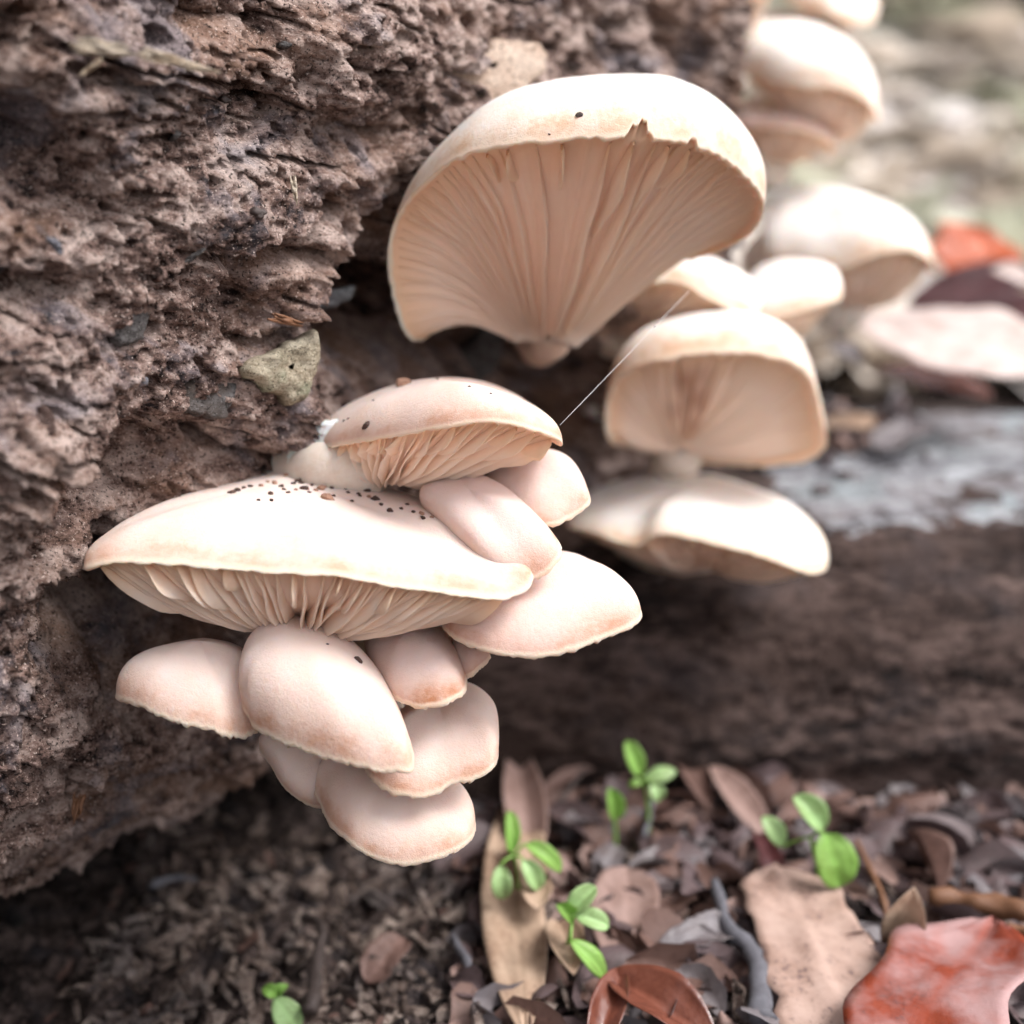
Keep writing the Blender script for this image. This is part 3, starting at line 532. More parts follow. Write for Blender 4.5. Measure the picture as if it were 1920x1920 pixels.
mushroom('nub', 'small blurred tan mushroom beside the log end, near the top of the stack',
    [(1360, 10, 35.2), (1400, 2, 34.6), (1440, -10, 34.8), (1452, -20, 35.4), (1430, -60, 36.4), (1370, -50, 36.4)],
    (1400, -70, 35.6), (1395, 60, 35.6), (1350, 60, 37.5), centre=(1405, -20, 35.6), eg=.8, lip=.1, sag=.2, cap='cap_pink', gills=24, gill_h=.2, single=False, stem_r=(.6, .6), nt=100, nr_=22, group=FARG)
def cap_hit(key, px, py):
    v, f, t = CAPS[key]
    if not isinstance(CAPS[key], list) and key not in BV: BV[key] = BVHTree.FromPolygons(v.tolist(), f.tolist())
    o, d = ray(px, py); loc, nrm, i, dist = BV[key].ray_cast(Vector(o), Vector(d))
    return (np.array(loc), np.array(nrm)) if loc else (None, None)
BV = {}

# ------------------------------------------------------------------ flakes, splinters and crumbs on the log
def shard(outline, thick, seed, bump=.12, nr_=5):
    "a lumpy plate with an irregular outline (3-D points of its front edge)"
    o = spline(outline, 48, True); c = o.mean(0); nrm = unit(np.cross(o[0] - c, o[12] - c)); nrm = -nrm if nrm @ (c - [0, 0, CAM_H]) > 0 else nrm
    o = o + (.11 * pn(o / .2 + seed) + .05 * pn(o / .07 + seed))[:, None] * unit(o - c)
    rings = []
    for rr in np.linspace(1, .08, nr_ * 2):
        q = c + (o - c) * rr; rings.append(q + nrm * (thick * .5 * (1 - rr ** 6) ** .5 + bump * fbm(q / .5 + seed, 3) * min(1, (1 - rr) * 5) + .03 * fbm(q / .12 + seed, 2))[:, None] if rr < 1 else q)
    back = [c + (o - c) * .97 - nrm * thick, c + (o - c) * .1 - nrm * thick]
    allr = np.stack(back[::-1] + rings, 1); return allr.reshape(-1, 3), grid_faces(48, allr.shape[1], True)
def flake(name, px, back, thick, mat, seed, bump=.12, label=None):
    d = np.mean([np.dot(wall(x, y) - [0, 0, CAM_H], [0, CP, -SP]) for x, y in px])
    cx, cy_ = np.mean(px, 0)
    pts = [P(x, y, d - back + (cx - x) * -.006 * .9) for x, y in px]
    v, f = shard(pts, thick, seed, bump); o = mesh(name, v, f, MAT[mat], lo)
    if label: o['label'] = label
flake('bark_flake', [(455, 690), (480, 668), (530, 650), (590, 622), (597, 680), (575, 738), (545, 762), (522, 735), (488, 725)], .9, .35, 'flake', 3, .22, 'greenish grey pointed bark flake')
flake('bare_wood_patch', [(805, 62), (900, 72), (1010, 84), (1022, 130), (970, 180), (900, 222), (868, 180), (830, 130)], -.12, .25, 'peach_wood', 2, .1, 'smooth pale tan patch of bare wood')
flake('bark_flake', [(200, 600), (255, 570), (275, 600), (262, 640), (215, 650)], .0, .25, 'flake_grey', 5, .15)
flake('bark_flake', [(310, 745), (360, 715), (430, 720), (432, 760), (420, 785), (340, 770)], .0, .2, 'flake_grey', 9, .12)
flake('bark_flake', [(590, 560), (650, 535), (668, 545), (650, 565), (600, 578)], .5, .15, 'grey_wood', 12, .1)  # paler blue-grey wood here paints a bluish sheen on the log
flake('bark_flake', [(840, 690), (905, 612), (940, 625), (935, 680), (900, 715), (850, 712)], .1, .3, 'flake_grey', 15, .2)
def splinter(a, b, wpx, mat, n, seed, label=None, lift=.8):
    r = np.random.default_rng(seed); A = wall(*a); Bq = wall(*b); dA = np.dot(A - [0, 0, CAM_H], [0, CP, -SP]); dB = np.dot(Bq - [0, 0, CAM_H], [0, CP, -SP]); dm = min(dA, dB) - lift * .4; vs_, fs_, off = [], [], 0
    dx, dy = b[0] - a[0], b[1] - a[1]; ln = math.hypot(dx, dy); ox, oy = -dy / ln, dx / ln; sl_ = (dB - dA) / ln * .7
    for k in range(n):
        o_ = (k / max(1, n - 1) - .5) * wpx; t0, t1 = r.uniform(0, .22), r.uniform(.7, 1.02)
        pts = [P(a[0] + dx * t + ox * (o_ * (1 - .5 * t) + r.normal() * wpx * .05), a[1] + dy * t + oy * (o_ * (1 - .5 * t) + r.normal() * wpx * .05), dm + sl_ * ln * (t - .5) + r.normal() * .03) for t in np.linspace(t0, t1, 5)]
        rad = max(.012, wpx / n * .011 * r.uniform(.6, 1.1)); v, f = tube(spline(pts, 10), rad * np.array([.5, .8, 1, 1, 1, 1, .9, .8, .6, .25]), 6, .35, k)
        vs_.append(v); fs_.append([q + off for q in f]); off += len(v)
    o = mesh('splinter', np.concatenate(vs_), [np.concatenate([q[i] for q in fs_]) for i in range(3)], MAT[mat], lo)
    if label: o['label'] = label
splinter((128, 80), (262, 100), 32, 'pale_splinter', 15, 21, 'pale cream splintered piece of wood'); splinter((255, 95), (414, 138), 22, 'pale_splinter', 11, 22, 'pale cream splintered piece of wood')
splinter((200, 105), (145, 145), 5, 'pale_splinter', 2, 23); splinter((548, 326), (557, 392), 9, 'pale_splinter', 4, 24); splinter((150, 1485), (140, 1545), 20, 'twig', 6, 25); splinter((345, 495), (385, 464), 8, 'flake_grey', 4, 26); splinter((92, 442), (122, 482), 12, 'twig_grey', 4, 27)
splinter((500, 590), (570, 610), 14, 'twig', 5, 28); splinter((30, 40), (120, 20), 8, 'rotten_wood', 3, 29); splinter((250, 1090), (200, 1180), 8, 'rotten_wood', 3, 32); splinter((430, 100), (520, 120), 8, 'rotten_wood', 4, 33)
for k, (px, py, r_) in enumerate([(258, 712, 17), (484, 333, 14), (488, 402, 13), (470, 830, 15), (83, 788, 26), (1115, 770, 18), (560, 215, 9), (420, 190, 9), (330, 255, 8), (390, 610, 8), (300, 520, 10), (535, 88, 10)]):
    a = np.linspace(0, 2 * np.pi, 7, endpoint=False); rr = r_ * rng.uniform(.75, 1.2, 7)
    flake('pebble' if k != 5 else 'lichen_tuft', [(px + c * r, py + .8 * s2 * r) for c, s2, r in zip(np.cos(a), np.sin(a), rr)], .05, .14, ['twig_grey', 'rotten_wood', 'twig_dark', 'crumb', 'crumb', 'mycelium', 'rotten_wood', 'twig_dark', 'flake_grey', 'rotten_wood', 'crumb', 'flake_grey'][k], 40 + k, .08)
# loose crumbs of wood all over the face
def chips(pos, nrm, size, seed, flatness=.5, long=1.8):
    r = np.random.default_rng(seed); n = len(pos)
    cube = np.array([[x, y, z] for x in (-1, 1) for y in (-1, 1) for z in (-1, 1)], float)
    qf = np.array([[0, 1, 3, 2], [4, 6, 7, 5], [0, 4, 5, 1], [2, 3, 7, 6], [0, 2, 6, 4], [1, 5, 7, 3]])
    a = unit(np.cross(nrm, r.normal(size=(n, 3)))); b = np.cross(nrm, a); tilt = unit(nrm + r.normal(size=(n, 3)) * .45); a = unit(np.cross(b, tilt)); b = np.cross(tilt, a)
    sc = size[:, None, None]; j = cube[None] * r.uniform(.45, 1., (n, 8, 3)) * np.stack([r.uniform(.7, long, n), r.uniform(.4, .9, n), flatness * r.uniform(.5, 1.2, n)], -1)[:, None]
    v = pos[:, None] + sc * (j[..., :1] * a[:, None] + j[..., 1:2] * b[:, None] + j[..., 2:] * tilt[:, None])
    return v.reshape(-1, 3), (qf[None] + 8 * np.arange(n)[:, None, None]).reshape(-1, 4)
vis = np.where((s_ > -4) & (s_ < 22) & (z_ > 4) & (z_ < 20.5))[0]; pick = rng.choice(vis, 5200, replace=False)
v, f = chips(lv[pick] + lognorm[pick] * .02, lognorm[pick], .012 + .055 * rng.random(5200) ** 3, 5, .55)
o = mesh('wood_crumbs', v, f, MAT['rotten_wood'], lo, flat=True); o['kind'] = 'stuff'
# white mycelium felt where the shelf joins the log
v, f = shard([P(x, y, 20.95 + (x - 590) * -.004) for x, y in [(536, 872), (543, 838), (578, 808), (628, 786), (642, 798), (622, 826), (604, 842), (585, 862), (560, 884)]], .2, 3, .08)
v = v + .06 * np.stack([pn(v / .06), pn(v / .1 + 9), pn(v / .1 + 19)], -1); mesh('mycelium_felt', v, f, MAT['mycelium'], CAPS['shelf'][2])

# ------------------------------------------------------------------ crumbs lying on the caps
def crumb(key, px, py, r_px, mat, label, group, seed, squash=.7):
    q, n = cap_hit(key, px, py)
    if q is None: return
    d = np.linalg.norm(q - [0, 0, CAM_H]); r = r_px / F * d
    u, w = np.meshgrid(np.linspace(0, 2 * np.pi, 9, endpoint=False), np.linspace(0, np.pi, 6), indexing='ij')
    sp = np.stack([np.sin(w) * np.cos(u) * 1.25, np.sin(w) * np.sin(u) * .85, np.cos(w) * squash], -1).reshape(-1, 3)
    sp *= (1 + .55 * pn(sp * 1.3 + seed * 7.7))[:, None]
    a = unit(np.cross(n, [.3 + .5 * math.sin(seed), .8, .2 * math.cos(seed * 3)])); b = np.cross(n, a)
    v = q + n * r * .35 * squash + r * (sp[:, :1] * a + sp[:, 1:2] * b + sp[:, 2:] * n)
    o = mesh('soil_crumb', v, grid_faces(9, 6, True), MAT[mat], at=q, flat=True); tag(o, label, 'crumb', group)
SC = 4.0
sh = [(1165, 530, 0), (740, 430, 1), (550, 488, 1), (500, 518, 3), (470, 528, 2), (558, 570, 2), (640, 518, 1), (645, 568, 1), (380, 585, 2), (350, 665, 2), (605, 628, 3), (735, 590, 2), (730, 625, 3), (770, 697, 5), (868, 490, 1), (995, 528, 2), (1045, 580, 2), (1072, 645, 2), (1135, 705, 3),
      (1245, 790, 2), (1480, 815, 1.6), (1490, 845, 1.5), (1625, 822, 3.4), (912, 630, 1), (868, 620, 1), (830, 575, 1), (808, 622, 1), (1008, 665, 1), (280, 605, 1.4), (100, 640, 2), (60, 655, 2), (450, 632, .8), (540, 635, .8), (870, 595, .9), (1330, 775, .8), (1375, 745, 1), (1785, 825, .8), (640, 655, .7), (930, 655, .8), (1020, 680, .8), (330, 575, 1), (200, 610, 1.2), (150, 620, 1.1), (580, 585, 1), (700, 560, .8), (660, 600, .7), (355, 715, 1.2), (260, 712, .8), (620, 560, 1.6), (520, 590, 1.3), (880, 560, 1.2), (940, 585, 1.4), (1090, 690, 1.5), (1180, 745, 1.2), (430, 610, 1.4), (480, 655, .9), (690, 640, 1.1), (820, 680, .9), (960, 720, .8), (1420, 800, .9), (1560, 840, .8)]
for k, (zx, zy, w) in enumerate(sh[1:]):
    big = zx == 770
    crumb('shelf', 420 + zx / SC, 760 + zy / SC, 2.1 + w * 1.75, 'crumb_pale' if k % 4 == 3 or big else 'crumb', 'biggest pinkish brown soil crumb on the flat top of the widest shelf mushroom' if big else ('curved dark bark bit lying out along the widest shelf mushroom' if zx == 1625 else 'tiny dark soil crumb on the flat top of the widest shelf mushroom'), None if big or zx == 1625 else 'soil crumbs strewn over the widest shelf mushroom', k + 1)
crumb('hood', 420 + 1070 / SC, 760 + 155 / SC, 7, 'crumb', 'brown bark crumb on the domed mushroom just above its gills', None, 80)
for k, (px, py) in enumerate([(700, 748), (760, 716), (880, 722), (920, 735), (653, 782), (645, 786), (820, 708)]): crumb('hood', px, py + 3, 2.2, 'crumb', 'tiny black speck on top of the domed mushroom', 'specks on the domed mushroom', 90 + k)
crumb('hood', 756, 722, 11, 'crumb_pale', 'knobbly brown crumb perched on the crest of the domed mushroom', None, 99, 1.)
crumb('fan', 672, 1238, 8, 'crumb', 'single black crumb stuck to the hoof-shaped cap', None, 60, .5)
crumb('fan', 614, 1208, 2.4, 'crumb', 'pin-sized dark dot on the upper part of the hoof-shaped cap', None, 61)
crumb('upper', 1086, 216, 6, 'crumb', 'small brown crumb on the rim of the largest upright mushroom', None, 62, .5)
crumb('upper', 1030, 252, 2, 'crumb', 'tiny speck at the gill edge of the largest upright mushroom', None, 63, .5)

# ------------------------------------------------------------------ dead leaves
def leaf(name, base, tip, width, nrm, mat, shape='oval', curl=.15, arch=.1, fold=.0, seed=0, parent=None, at=None, nu=26, nv=13, thick=.022, skew=0.):
    b, t = np.asarray(base, float), np.asarray(tip, float); ax = t - b; Ln = np.linalg.norm(ax); ax = ax / Ln
    sd = unit(np.cross(np.asarray(nrm, float), ax)); nn = np.cross(ax, sd)
    u = np.linspace(0, 1, nu); v = np.linspace(-1, 1, nv); U, V = np.meshgrid(u, v, indexing='ij')
    w = {'oval': np.sin(np.pi * np.clip(U, .0, 1)) ** .62, 'lance': np.sin(np.pi * U ** .8) ** .95, 'round': np.sqrt(np.clip(1 - (2 * U - 1) ** 2, 0, 1)),
         'lobed': np.sin(np.pi * U) ** .6 * (1 + .13 * np.cos(2 * np.pi * (2.3 * U + .3))) , 'spoon': np.sin(np.pi * U ** 1.5) ** .7, 'torn': np.minimum(1, 6 * U) ** .5 * np.minimum(1, 9 * (1 - U)) ** .5 * (.9 + .1 * np.sin(5 * U + seed))}[shape]
    w = np.maximum(w, .012)
    rag = 1 + (.22 if shape == 'torn' else .05) * pn(np.stack([U.ravel() * (9 if shape == 'torn' else 6), np.sign(V).ravel() * 3, np.full(U.size, seed * 1.7)], -1)).reshape(U.shape)
    off = curl * V ** 2 * w + arch * np.sin(np.pi * U) + fold * np.abs(V) * w + .10 * width * fbm(np.stack([U * 3, V * 1.5, 0 * U + seed], -1).reshape(-1, 3), 3).reshape(U.shape)
    vein = np.exp(-(V * w / .05) ** 2) + .6 * np.exp(-(((U * 7 - np.abs(V) * 1.6) % 1 - .5) / .10) ** 2) * (np.abs(V) < .9); off = off - .012 * width * np.clip(vein, 0, 1)
    p = b + ax * (U * Ln)[..., None] + sd * (V * w * rag * width / 2 + skew * np.sin(np.pi * U))[..., None] + nn * (off)[..., None]
    vv = np.concatenate([p.reshape(-1, 3), (p - nn * thick).reshape(-1, 3)]); g1 = grid_faces(nu, nv)
    i = np.arange(nu - 1); j = np.arange(nv - 1); N = nu * nv
    e = [np.stack([i * nv, i * nv + N, (i + 1) * nv + N, (i + 1) * nv], 1), np.stack([(i + 1) * nv + nv - 1, (i + 1) * nv + nv - 1 + N, i * nv + nv - 1 + N, i * nv + nv - 1], 1),
         np.stack([j + 1, j + 1 + N, j + N, j], 1), np.stack([N - nv + j, N - nv + j + N, N - nv + j + 1 + N, N - nv + j + 1], 1)]
    o = mesh(name, vv, np.concatenate([g1, g1[:, ::-1] + N] + e), MAT[mat], parent, {'vein': np.tile(np.clip(vein, 0, 1).ravel(), 2)}, at=None if parent else (at if at is not None else b))
    return o
def G(px, py, up=0.):
    q, n = hit(ground, px, py)
    return q + [0, 0, up]
UPN = np.array([0, -.25, 1.])
def fallen(label, b, t, w, mat, **k):
    nrm = k.pop('nrm', UPN); o = leaf('dead_leaf', b, t, w, nrm, mat, **k); tag(o, label, 'leaf', k.get('group')); return o
fallen('long pale tan leaf lying pointed upward beside the lowest mushroom', G(985, 1990, .5), G(940, 1560, .7), 1.25, 'leaf_tan', shape='lance', fold=.15, seed=1, curl=-.1)
fallen('narrow reddish leaf standing behind the long pale tan one', G(1000, 1700, .5), G(965, 1450, 1.0), .95, 'leaf_pink', shape='lance', fold=.25, seed=2)
fallen('light brown leaf piece resting on the long pale tan leaf', G(1010, 1800, 1.1), G(985, 1640, 1.0), .75, 'leaf_tan', shape='torn', seed=3)
fallen('small curled tan leaf under the seedling stem beside the long pale leaf', G(1075, 1890, .7), G(1045, 1780, .6), .7, 'leaf_tan', shape='oval', seed=4, curl=.25)
fallen('flat pinkish brown oval leaf beside the four-leaved seedling', G(1165, 1850, .45), G(1175, 1668, .55), 1.35, 'leaf_pink', shape='round', seed=5)
fallen('glossy dark russet leaf with folded halves below the pinkish oval leaf', G(1340, 2010, .5), G(1135, 1890, .7), 1.0, 'leaf_russet', shape='oval', fold=.18, seed=6)
fallen('second glossy russet leaf half under the folded one', G(1110, 2050, .5), G(1165, 1880, .7), .6, 'leaf_russet', shape='oval', fold=.12, seed=16)
fallen('big torn tan-pink leaf with dark mouldy blotches', G(1620, 2030, .5), G(1455, 1685, .8), 2.4, 'leaf_mould', shape='torn', seed=7, curl=-.1)
fallen('pointed tan leaf tip standing up beside the torn leaf', G(1650, 1800, .3), P(1715, 1665, 22.6), .75, 'leaf_tan', shape='spoon', nrm=(0, -.9, .5), seed=8, fold=.2)
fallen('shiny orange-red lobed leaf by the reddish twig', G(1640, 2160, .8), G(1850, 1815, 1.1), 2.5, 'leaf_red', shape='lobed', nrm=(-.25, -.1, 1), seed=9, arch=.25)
fallen('grey-brown withered leaf between the pinkish oval leaf and the grey twig', G(1235, 1830, .5), G(1370, 1785, .55), .7, 'leaf_grey', shape='torn', seed=10)
fallen('pinkish leaf pressed against the dark log face', G(1440, 1610, .4), G(1330, 1500, .9), .75, 'leaf_pink', shape='oval', seed=11)
fallen('dull mauve leaf behind the pair of tall seedling leaves', G(1330, 1560, .5), G(1255, 1440, .9), .6, 'leaf_brown', shape='lance', seed=12)
fallen('maroon scrap of leaf beside the big seedling', G(1455, 1690, .4), G(1420, 1610, .6), .5, 'leaf_maroon', shape='torn', seed=13)
fallen('small brown leaf in the shadow under the cluster', G(960, 1440, .4), G(1040, 1400, .6), .6, 'leaf_brown', shape='oval', seed=14)
fallen('thin brown leaf strip lying behind the reddish narrow leaf', G(1010, 1530, .5), G(1120, 1480, .6), .4, 'leaf_brown', shape='lance', seed=15)
fallen('dark brown leaf half buried near the small sprout', G(690, 1870, .3), G(760, 1800, .5), .7, 'leaf_brown', shape='torn', seed=18)
fallen('drab leaf folded like a tent against the dark log face', G(1760, 1690, .2), P(1700, 1560, 26), .7, 'leaf_brown', shape='oval', nrm=(.3, -.8, .4), seed=19, fold=.4)
# leaves on the weathered log
fallen('large pale pink leaf lying on the weathered log', P(1960, 700, 36), P(1590, 590, 41), 4.6, 'leaf_pale', shape='lance', nrm=(.12, -.52, .85), seed=20, arch=.3, curl=.1)
fallen('bright orange-red leaf standing behind the large pale pink leaf', P(1800, 545, 46), P(1850, 425, 47), 3.4, 'leaf_orange', shape='lobed', nrm=(-.1, -.9, .4), seed=21, fold=.2)
fallen('dark maroon leaf below the bright orange-red one', P(1700, 575, 46), P(1960, 505, 45), 2.0, 'leaf_maroon', shape='oval', nrm=(0, -.6, .8), seed=22)
fallen('dull mauve wet leaf between the pale leaf and the maroon one', P(1760, 590, 44), P(1990, 585, 42), 2.2, 'leaf_maroon', shape='torn', nrm=(0, -.5, .9), seed=23)
fallen('small pale scrap of leaf on the maroon leaves', P(1860, 505, 43), P(1935, 530, 42.5), .9, 'leaf_pale', shape='oval', nrm=(0, -.6, .8), seed=24)
fallen('amber brown leaf in shade under the large pale pink leaf', P(1640, 690, 41), P(1860, 745, 38.5), 1.9, 'leaf_russet', shape='oval', nrm=(.1, -.4, .9), seed=25)
fallen('purplish leaf scrap in the dark hollow by the pale pink leaf tip', P(1550, 650, 39), P(1620, 680, 38.5), 1.0, 'leaf_grey', shape='oval', nrm=(.1, -.4, .9), seed=26)
fallen('tan wood-like scrap on the weathered log beside the rust-streaked mushroom', P(1540, 800, 37), P(1640, 800, 36.), 1.1, 'leaf_tan', shape='torn', nrm=(0, -.3, .9), seed=27)
fallen('lilac-grey scrap of leaf on the weathered log', P(1640, 840, 36), P(1740, 790, 37), 1.2, 'leaf_grey', shape='torn', nrm=(0, -.3, .9), seed=28)

# ------------------------------------------------------------------ twigs
def twig(label, pts, r0, r1, mat, n=24, seed=0):
    v, f = tube(spline(pts, n), np.linspace(r0, r1, n), 10, .7, seed); o = mesh('twig', v, f, MAT[mat], at=pts[0]); return tag(o, label, 'twig')
twig('reddish brown twig running behind the orange-red lobed leaf', [G(1735, 1735, .7), G(1800, 1752, .75), G(1860, 1765, .8), G(1990, 1800, .8)], .16, .24, 'twig')
twig('orange-brown twig end beside the orange-red lobed leaf', [G(1880, 1830, 1.0), G(1990, 1880, 1.1)], .16, .18, 'twig')
twig('smooth grey twig passing between the torn leaf and the grey withered leaf', [G(1335, 1700, .55), G(1365, 1790, .6), G(1410, 1840, .6), G(1425, 1960, .5)], .1, .2, 'twig_grey')
twig('thin grey stalk under the seedling against the dark log', [G(1228, 1500, .7), G(1218, 1570, .6), G(1205, 1600, .4)], .05, .06, 'twig_grey')
twig('thin brown stalk below the big round seedling leaf', [G(1600, 1640, .8), G(1650, 1720, .5), G(1660, 1760, .3)], .05, .06, 'twig')
twig('grey-brown root curving down beside the small sprout', [G(570, 1770, .6), G(605, 1800, .8), G(600, 1850, .7), G(585, 1940, .5)], .09, .14, 'twig_dark')
twig('pale blue-grey stick lying on the soil under the log', [G(285, 1690, .4), G(330, 1685, .5), G(370, 1678, .4)], .10, .05, 'twig_grey')
twig('thin dark stick crossing behind the narrow reddish leaf', [G(1020, 1580, .5), G(1090, 1500, .7), G(1150, 1420, .6)], .06, .05, 'twig_dark')
twig('bent grey rootlet at the right of the soil under the cluster', [G(850, 1790, .4), G(872, 1850, .6), G(900, 1880, .4)], .06, .1, 'twig_grey')

# ------------------------------------------------------------------ seedlings
def seedling(label, foot, leaves, mat='green', stem_mat='green'):
    f0 = np.asarray(foot, float); t = thing('seedling', f0, label, 'seedling', 'green seedlings in the leaf litter')
    joint = np.mean([l[0] for l in leaves], 0)
    v, f = tube(spline([f0, f0 * .45 + joint * .55 + [.05, 0, 0], joint], 10), np.linspace(.045, .035, 10), 8); mesh('stem', v, f, MAT[stem_mat], t, {'vein': np.zeros(len(v))})
    for k, (b, tp, w, n, mt) in enumerate(leaves):
        if np.linalg.norm(b - joint) > .05: v, f = tube(spline([joint, (joint + b) / 2 + [0, 0, .04], b], 6), np.full(6, .03), 6); mesh('petiole', v, f, MAT[stem_mat], t, {'vein': np.zeros(len(v))})
        leaf('leaf', b, tp, w * random.uniform(.88, 1.1), n, mt, shape=random.choice(['round', 'round', 'oval']), curl=random.uniform(-.05, .14), arch=random.uniform(.03, .13), fold=random.uniform(0, .12), seed=k + int(w * 90), parent=t, nu=16, nv=9, thick=.03)
def dg(px, py): q = G(px, py); return float(np.dot(q - [0, 0, CAM_H], [0, CP, -SP]))
def sl(bx, by, tx, ty, d, w, mat='green', n=(0, -.55, .8), dd=0.): return (P(bx, by, d), P(tx, ty, d + dd), w, n, mat)
d = dg(1210, 1560) - .9
seedling('seedling with four leaves growing at the foot of the dark log face', G(1215, 1580), [sl(1200, 1455, 1176, 1388, d, .42, 'green', (0, -.6, .8), .1), sl(1206, 1462, 1268, 1445, d, .44, 'green_pale'), sl(1204, 1466, 1178, 1474, d, .2), sl(1222, 1470, 1236, 1502, d - .1, .34, 'green_pale')])
d = dg(1150, 1600) - .8
seedling('one-leaved seedling behind the reddish narrow leaf', G(1155, 1600), [sl(1142, 1478, 1152, 1538, d, .40, 'green', (.2, -.6, .8))])
d = dg(960, 1750) - .9
seedling('seedling with four spread leaves over the long pale tan leaf', G(968, 1720), [sl(957, 1600, 955, 1520, d + .3, .33, 'green', (.3, -.5, .8), .3), sl(986, 1582, 1052, 1634, d, .36, 'green', (.2, -.5, .8)), sl(980, 1612, 1012, 1668, d - .2, .38, 'green_pale'), sl(938, 1622, 942, 1686, d - .2, .40, 'green_pale')])
d = dg(1060, 1830) - .8
seedling('four-leaved seedling beside the flat pinkish oval leaf', G(1042, 1822), [sl(1066, 1715, 1118, 1662, d, .42, 'green_pale', dd=.1), sl(1074, 1728, 1044, 1696, d, .30), sl(1080, 1716, 1142, 1738, d - .1, .42, 'green_pale'), sl(1070, 1762, 1136, 1836, d - .3, .42, 'green', (.3, -.5, .8))])
d = dg(1520, 1680) - .8
seedling('seedling with one big round leaf and two smaller ones before the dark log face', G(1540, 1690), [sl(1545, 1562, 1576, 1664, d - .3, .82, 'green'), sl(1543, 1558, 1488, 1492, d, .56, 'green_pale', dd=.1), sl(1468, 1588, 1430, 1530, d + .2, .48, 'green_pale', dd=.1)])
d = dg(530, 1930) - .5
seedling('small sprout in the soil under the log, away from the other seedlings', G(530, 1940), [sl(515, 1870, 560, 1935, d, .52, 'green_pale'), sl(518, 1868, 492, 1852, d, .25), sl(520, 1866, 540, 1846, d + .1, .22)])
o, n_ = hit(wood, 46, 785)
# ------------------------------------------------------------------ spider thread
pts = [P(1050, 797, 19.1), P(1140, 704, 20.0), P(1228, 612, 20.9), P(1292, 546, 21.6)]
t = thing('spider_thread', pts[0], 'single fine spider thread stretched from the domed mushroom up to the largest one', 'thread')
v, f = tube(spline(pts, 12), .0034, 6); mesh('strand', v, f, MAT['thread'], t)
v, f = tube([pts[2] - [.012, 0, .02], pts[2] - [.006, 0, .008], pts[2] + [.006, 0, .008], pts[2] + [.012, 0, .02]], [.004, .016, .016, .004], 8); mesh('bead', v, f, MAT['thread'], t)

# ------------------------------------------------------------------ loose litter on the soil, and the bank behind
n = 2600; x = rng.uniform(-9, 16, n); y = 15 + 17 * rng.random(n) ** .9; z = ground_h(x, y)
v, f = chips(np.stack([x, y, z + .05], -1), np.tile([0, -.1, 1.], (n, 1)), .03 + .17 * rng.random(n) ** 3, 11, .35, 4.)
for nm, mt, sel in (('soil_crumbs', 'soil', 0), ('bark_crumbs', 'twig_dark', 1), ('leaf_crumbs', 'leaf_brown', 2), ('wood_crumbs', 'crumbled_wood', 3)):
    idx = np.where(np.arange(n) % 7 == sel if sel else np.isin(np.arange(n) % 7, (0, 4, 5, 6)))[0]
    vv = v.reshape(n, 8, 3)[idx].reshape(-1, 3); fcs = f[:6] [None] + 8 * np.arange(len(idx))[:, None, None]
    o = mesh(nm, vv, fcs.reshape(-1, 4), MAT[mt], flat=True); tag(o, {'soil_crumbs': 'dark soil crumbs covering the ground below the log', 'bark_crumbs': 'dark bark bits scattered through the soil', 'leaf_crumbs': 'brown leaf bits scattered through the soil', 'wood_crumbs': 'paler wood bits scattered through the soil'}[nm], 'litter', None, 'stuff')
n = 2200; x = rng.uniform(-8.5, 3.5, n); y = 15 + 11 * rng.random(n); z = ground_h(x, y)
v, f = chips(np.stack([x, y, z + .04], -1), unit(np.stack([rng.normal(size=n) * .6, rng.normal(size=n) * .6, np.ones(n)], -1)), .02 + .17 * rng.random(n) ** 3, 12, .6, 3.6)
h_ = n * 7 // 8; o = mesh('dark_wood_crumbs', v[8 * h_:], f[6 * h_:] - 8 * h_, MAT['soil'], flat=True); tag(o, 'dark crumbled wood heaped on the soil under the log', 'litter', None, 'stuff')
o = mesh('rotten_wood_crumbs', v[:8 * h_], f[:6 * h_], MAT['crumbled_wood'], flat=True); tag(o, 'crumbled rotten wood heaped on the soil right under the log', 'litter', None, 'stuff')
n = 480; x = rng.uniform(-8, 4., n); y = 16 + 8 * rng.random(n); z = ground_h(x, y)
v, f = chips(np.stack([x, y, z + .1], -1), unit(np.stack([rng.normal(size=n) * .8, rng.normal(size=n) * .8, np.ones(n)], -1)), .10 + .18 * rng.random(n) ** 2, 13, .6, 3.)
o = mesh('wood_lumps', v, f, MAT['crumbled_wood'], flat=True); tag(o, 'larger rotten wood lumps lying in the soil under the log', 'litter', None, 'stuff')
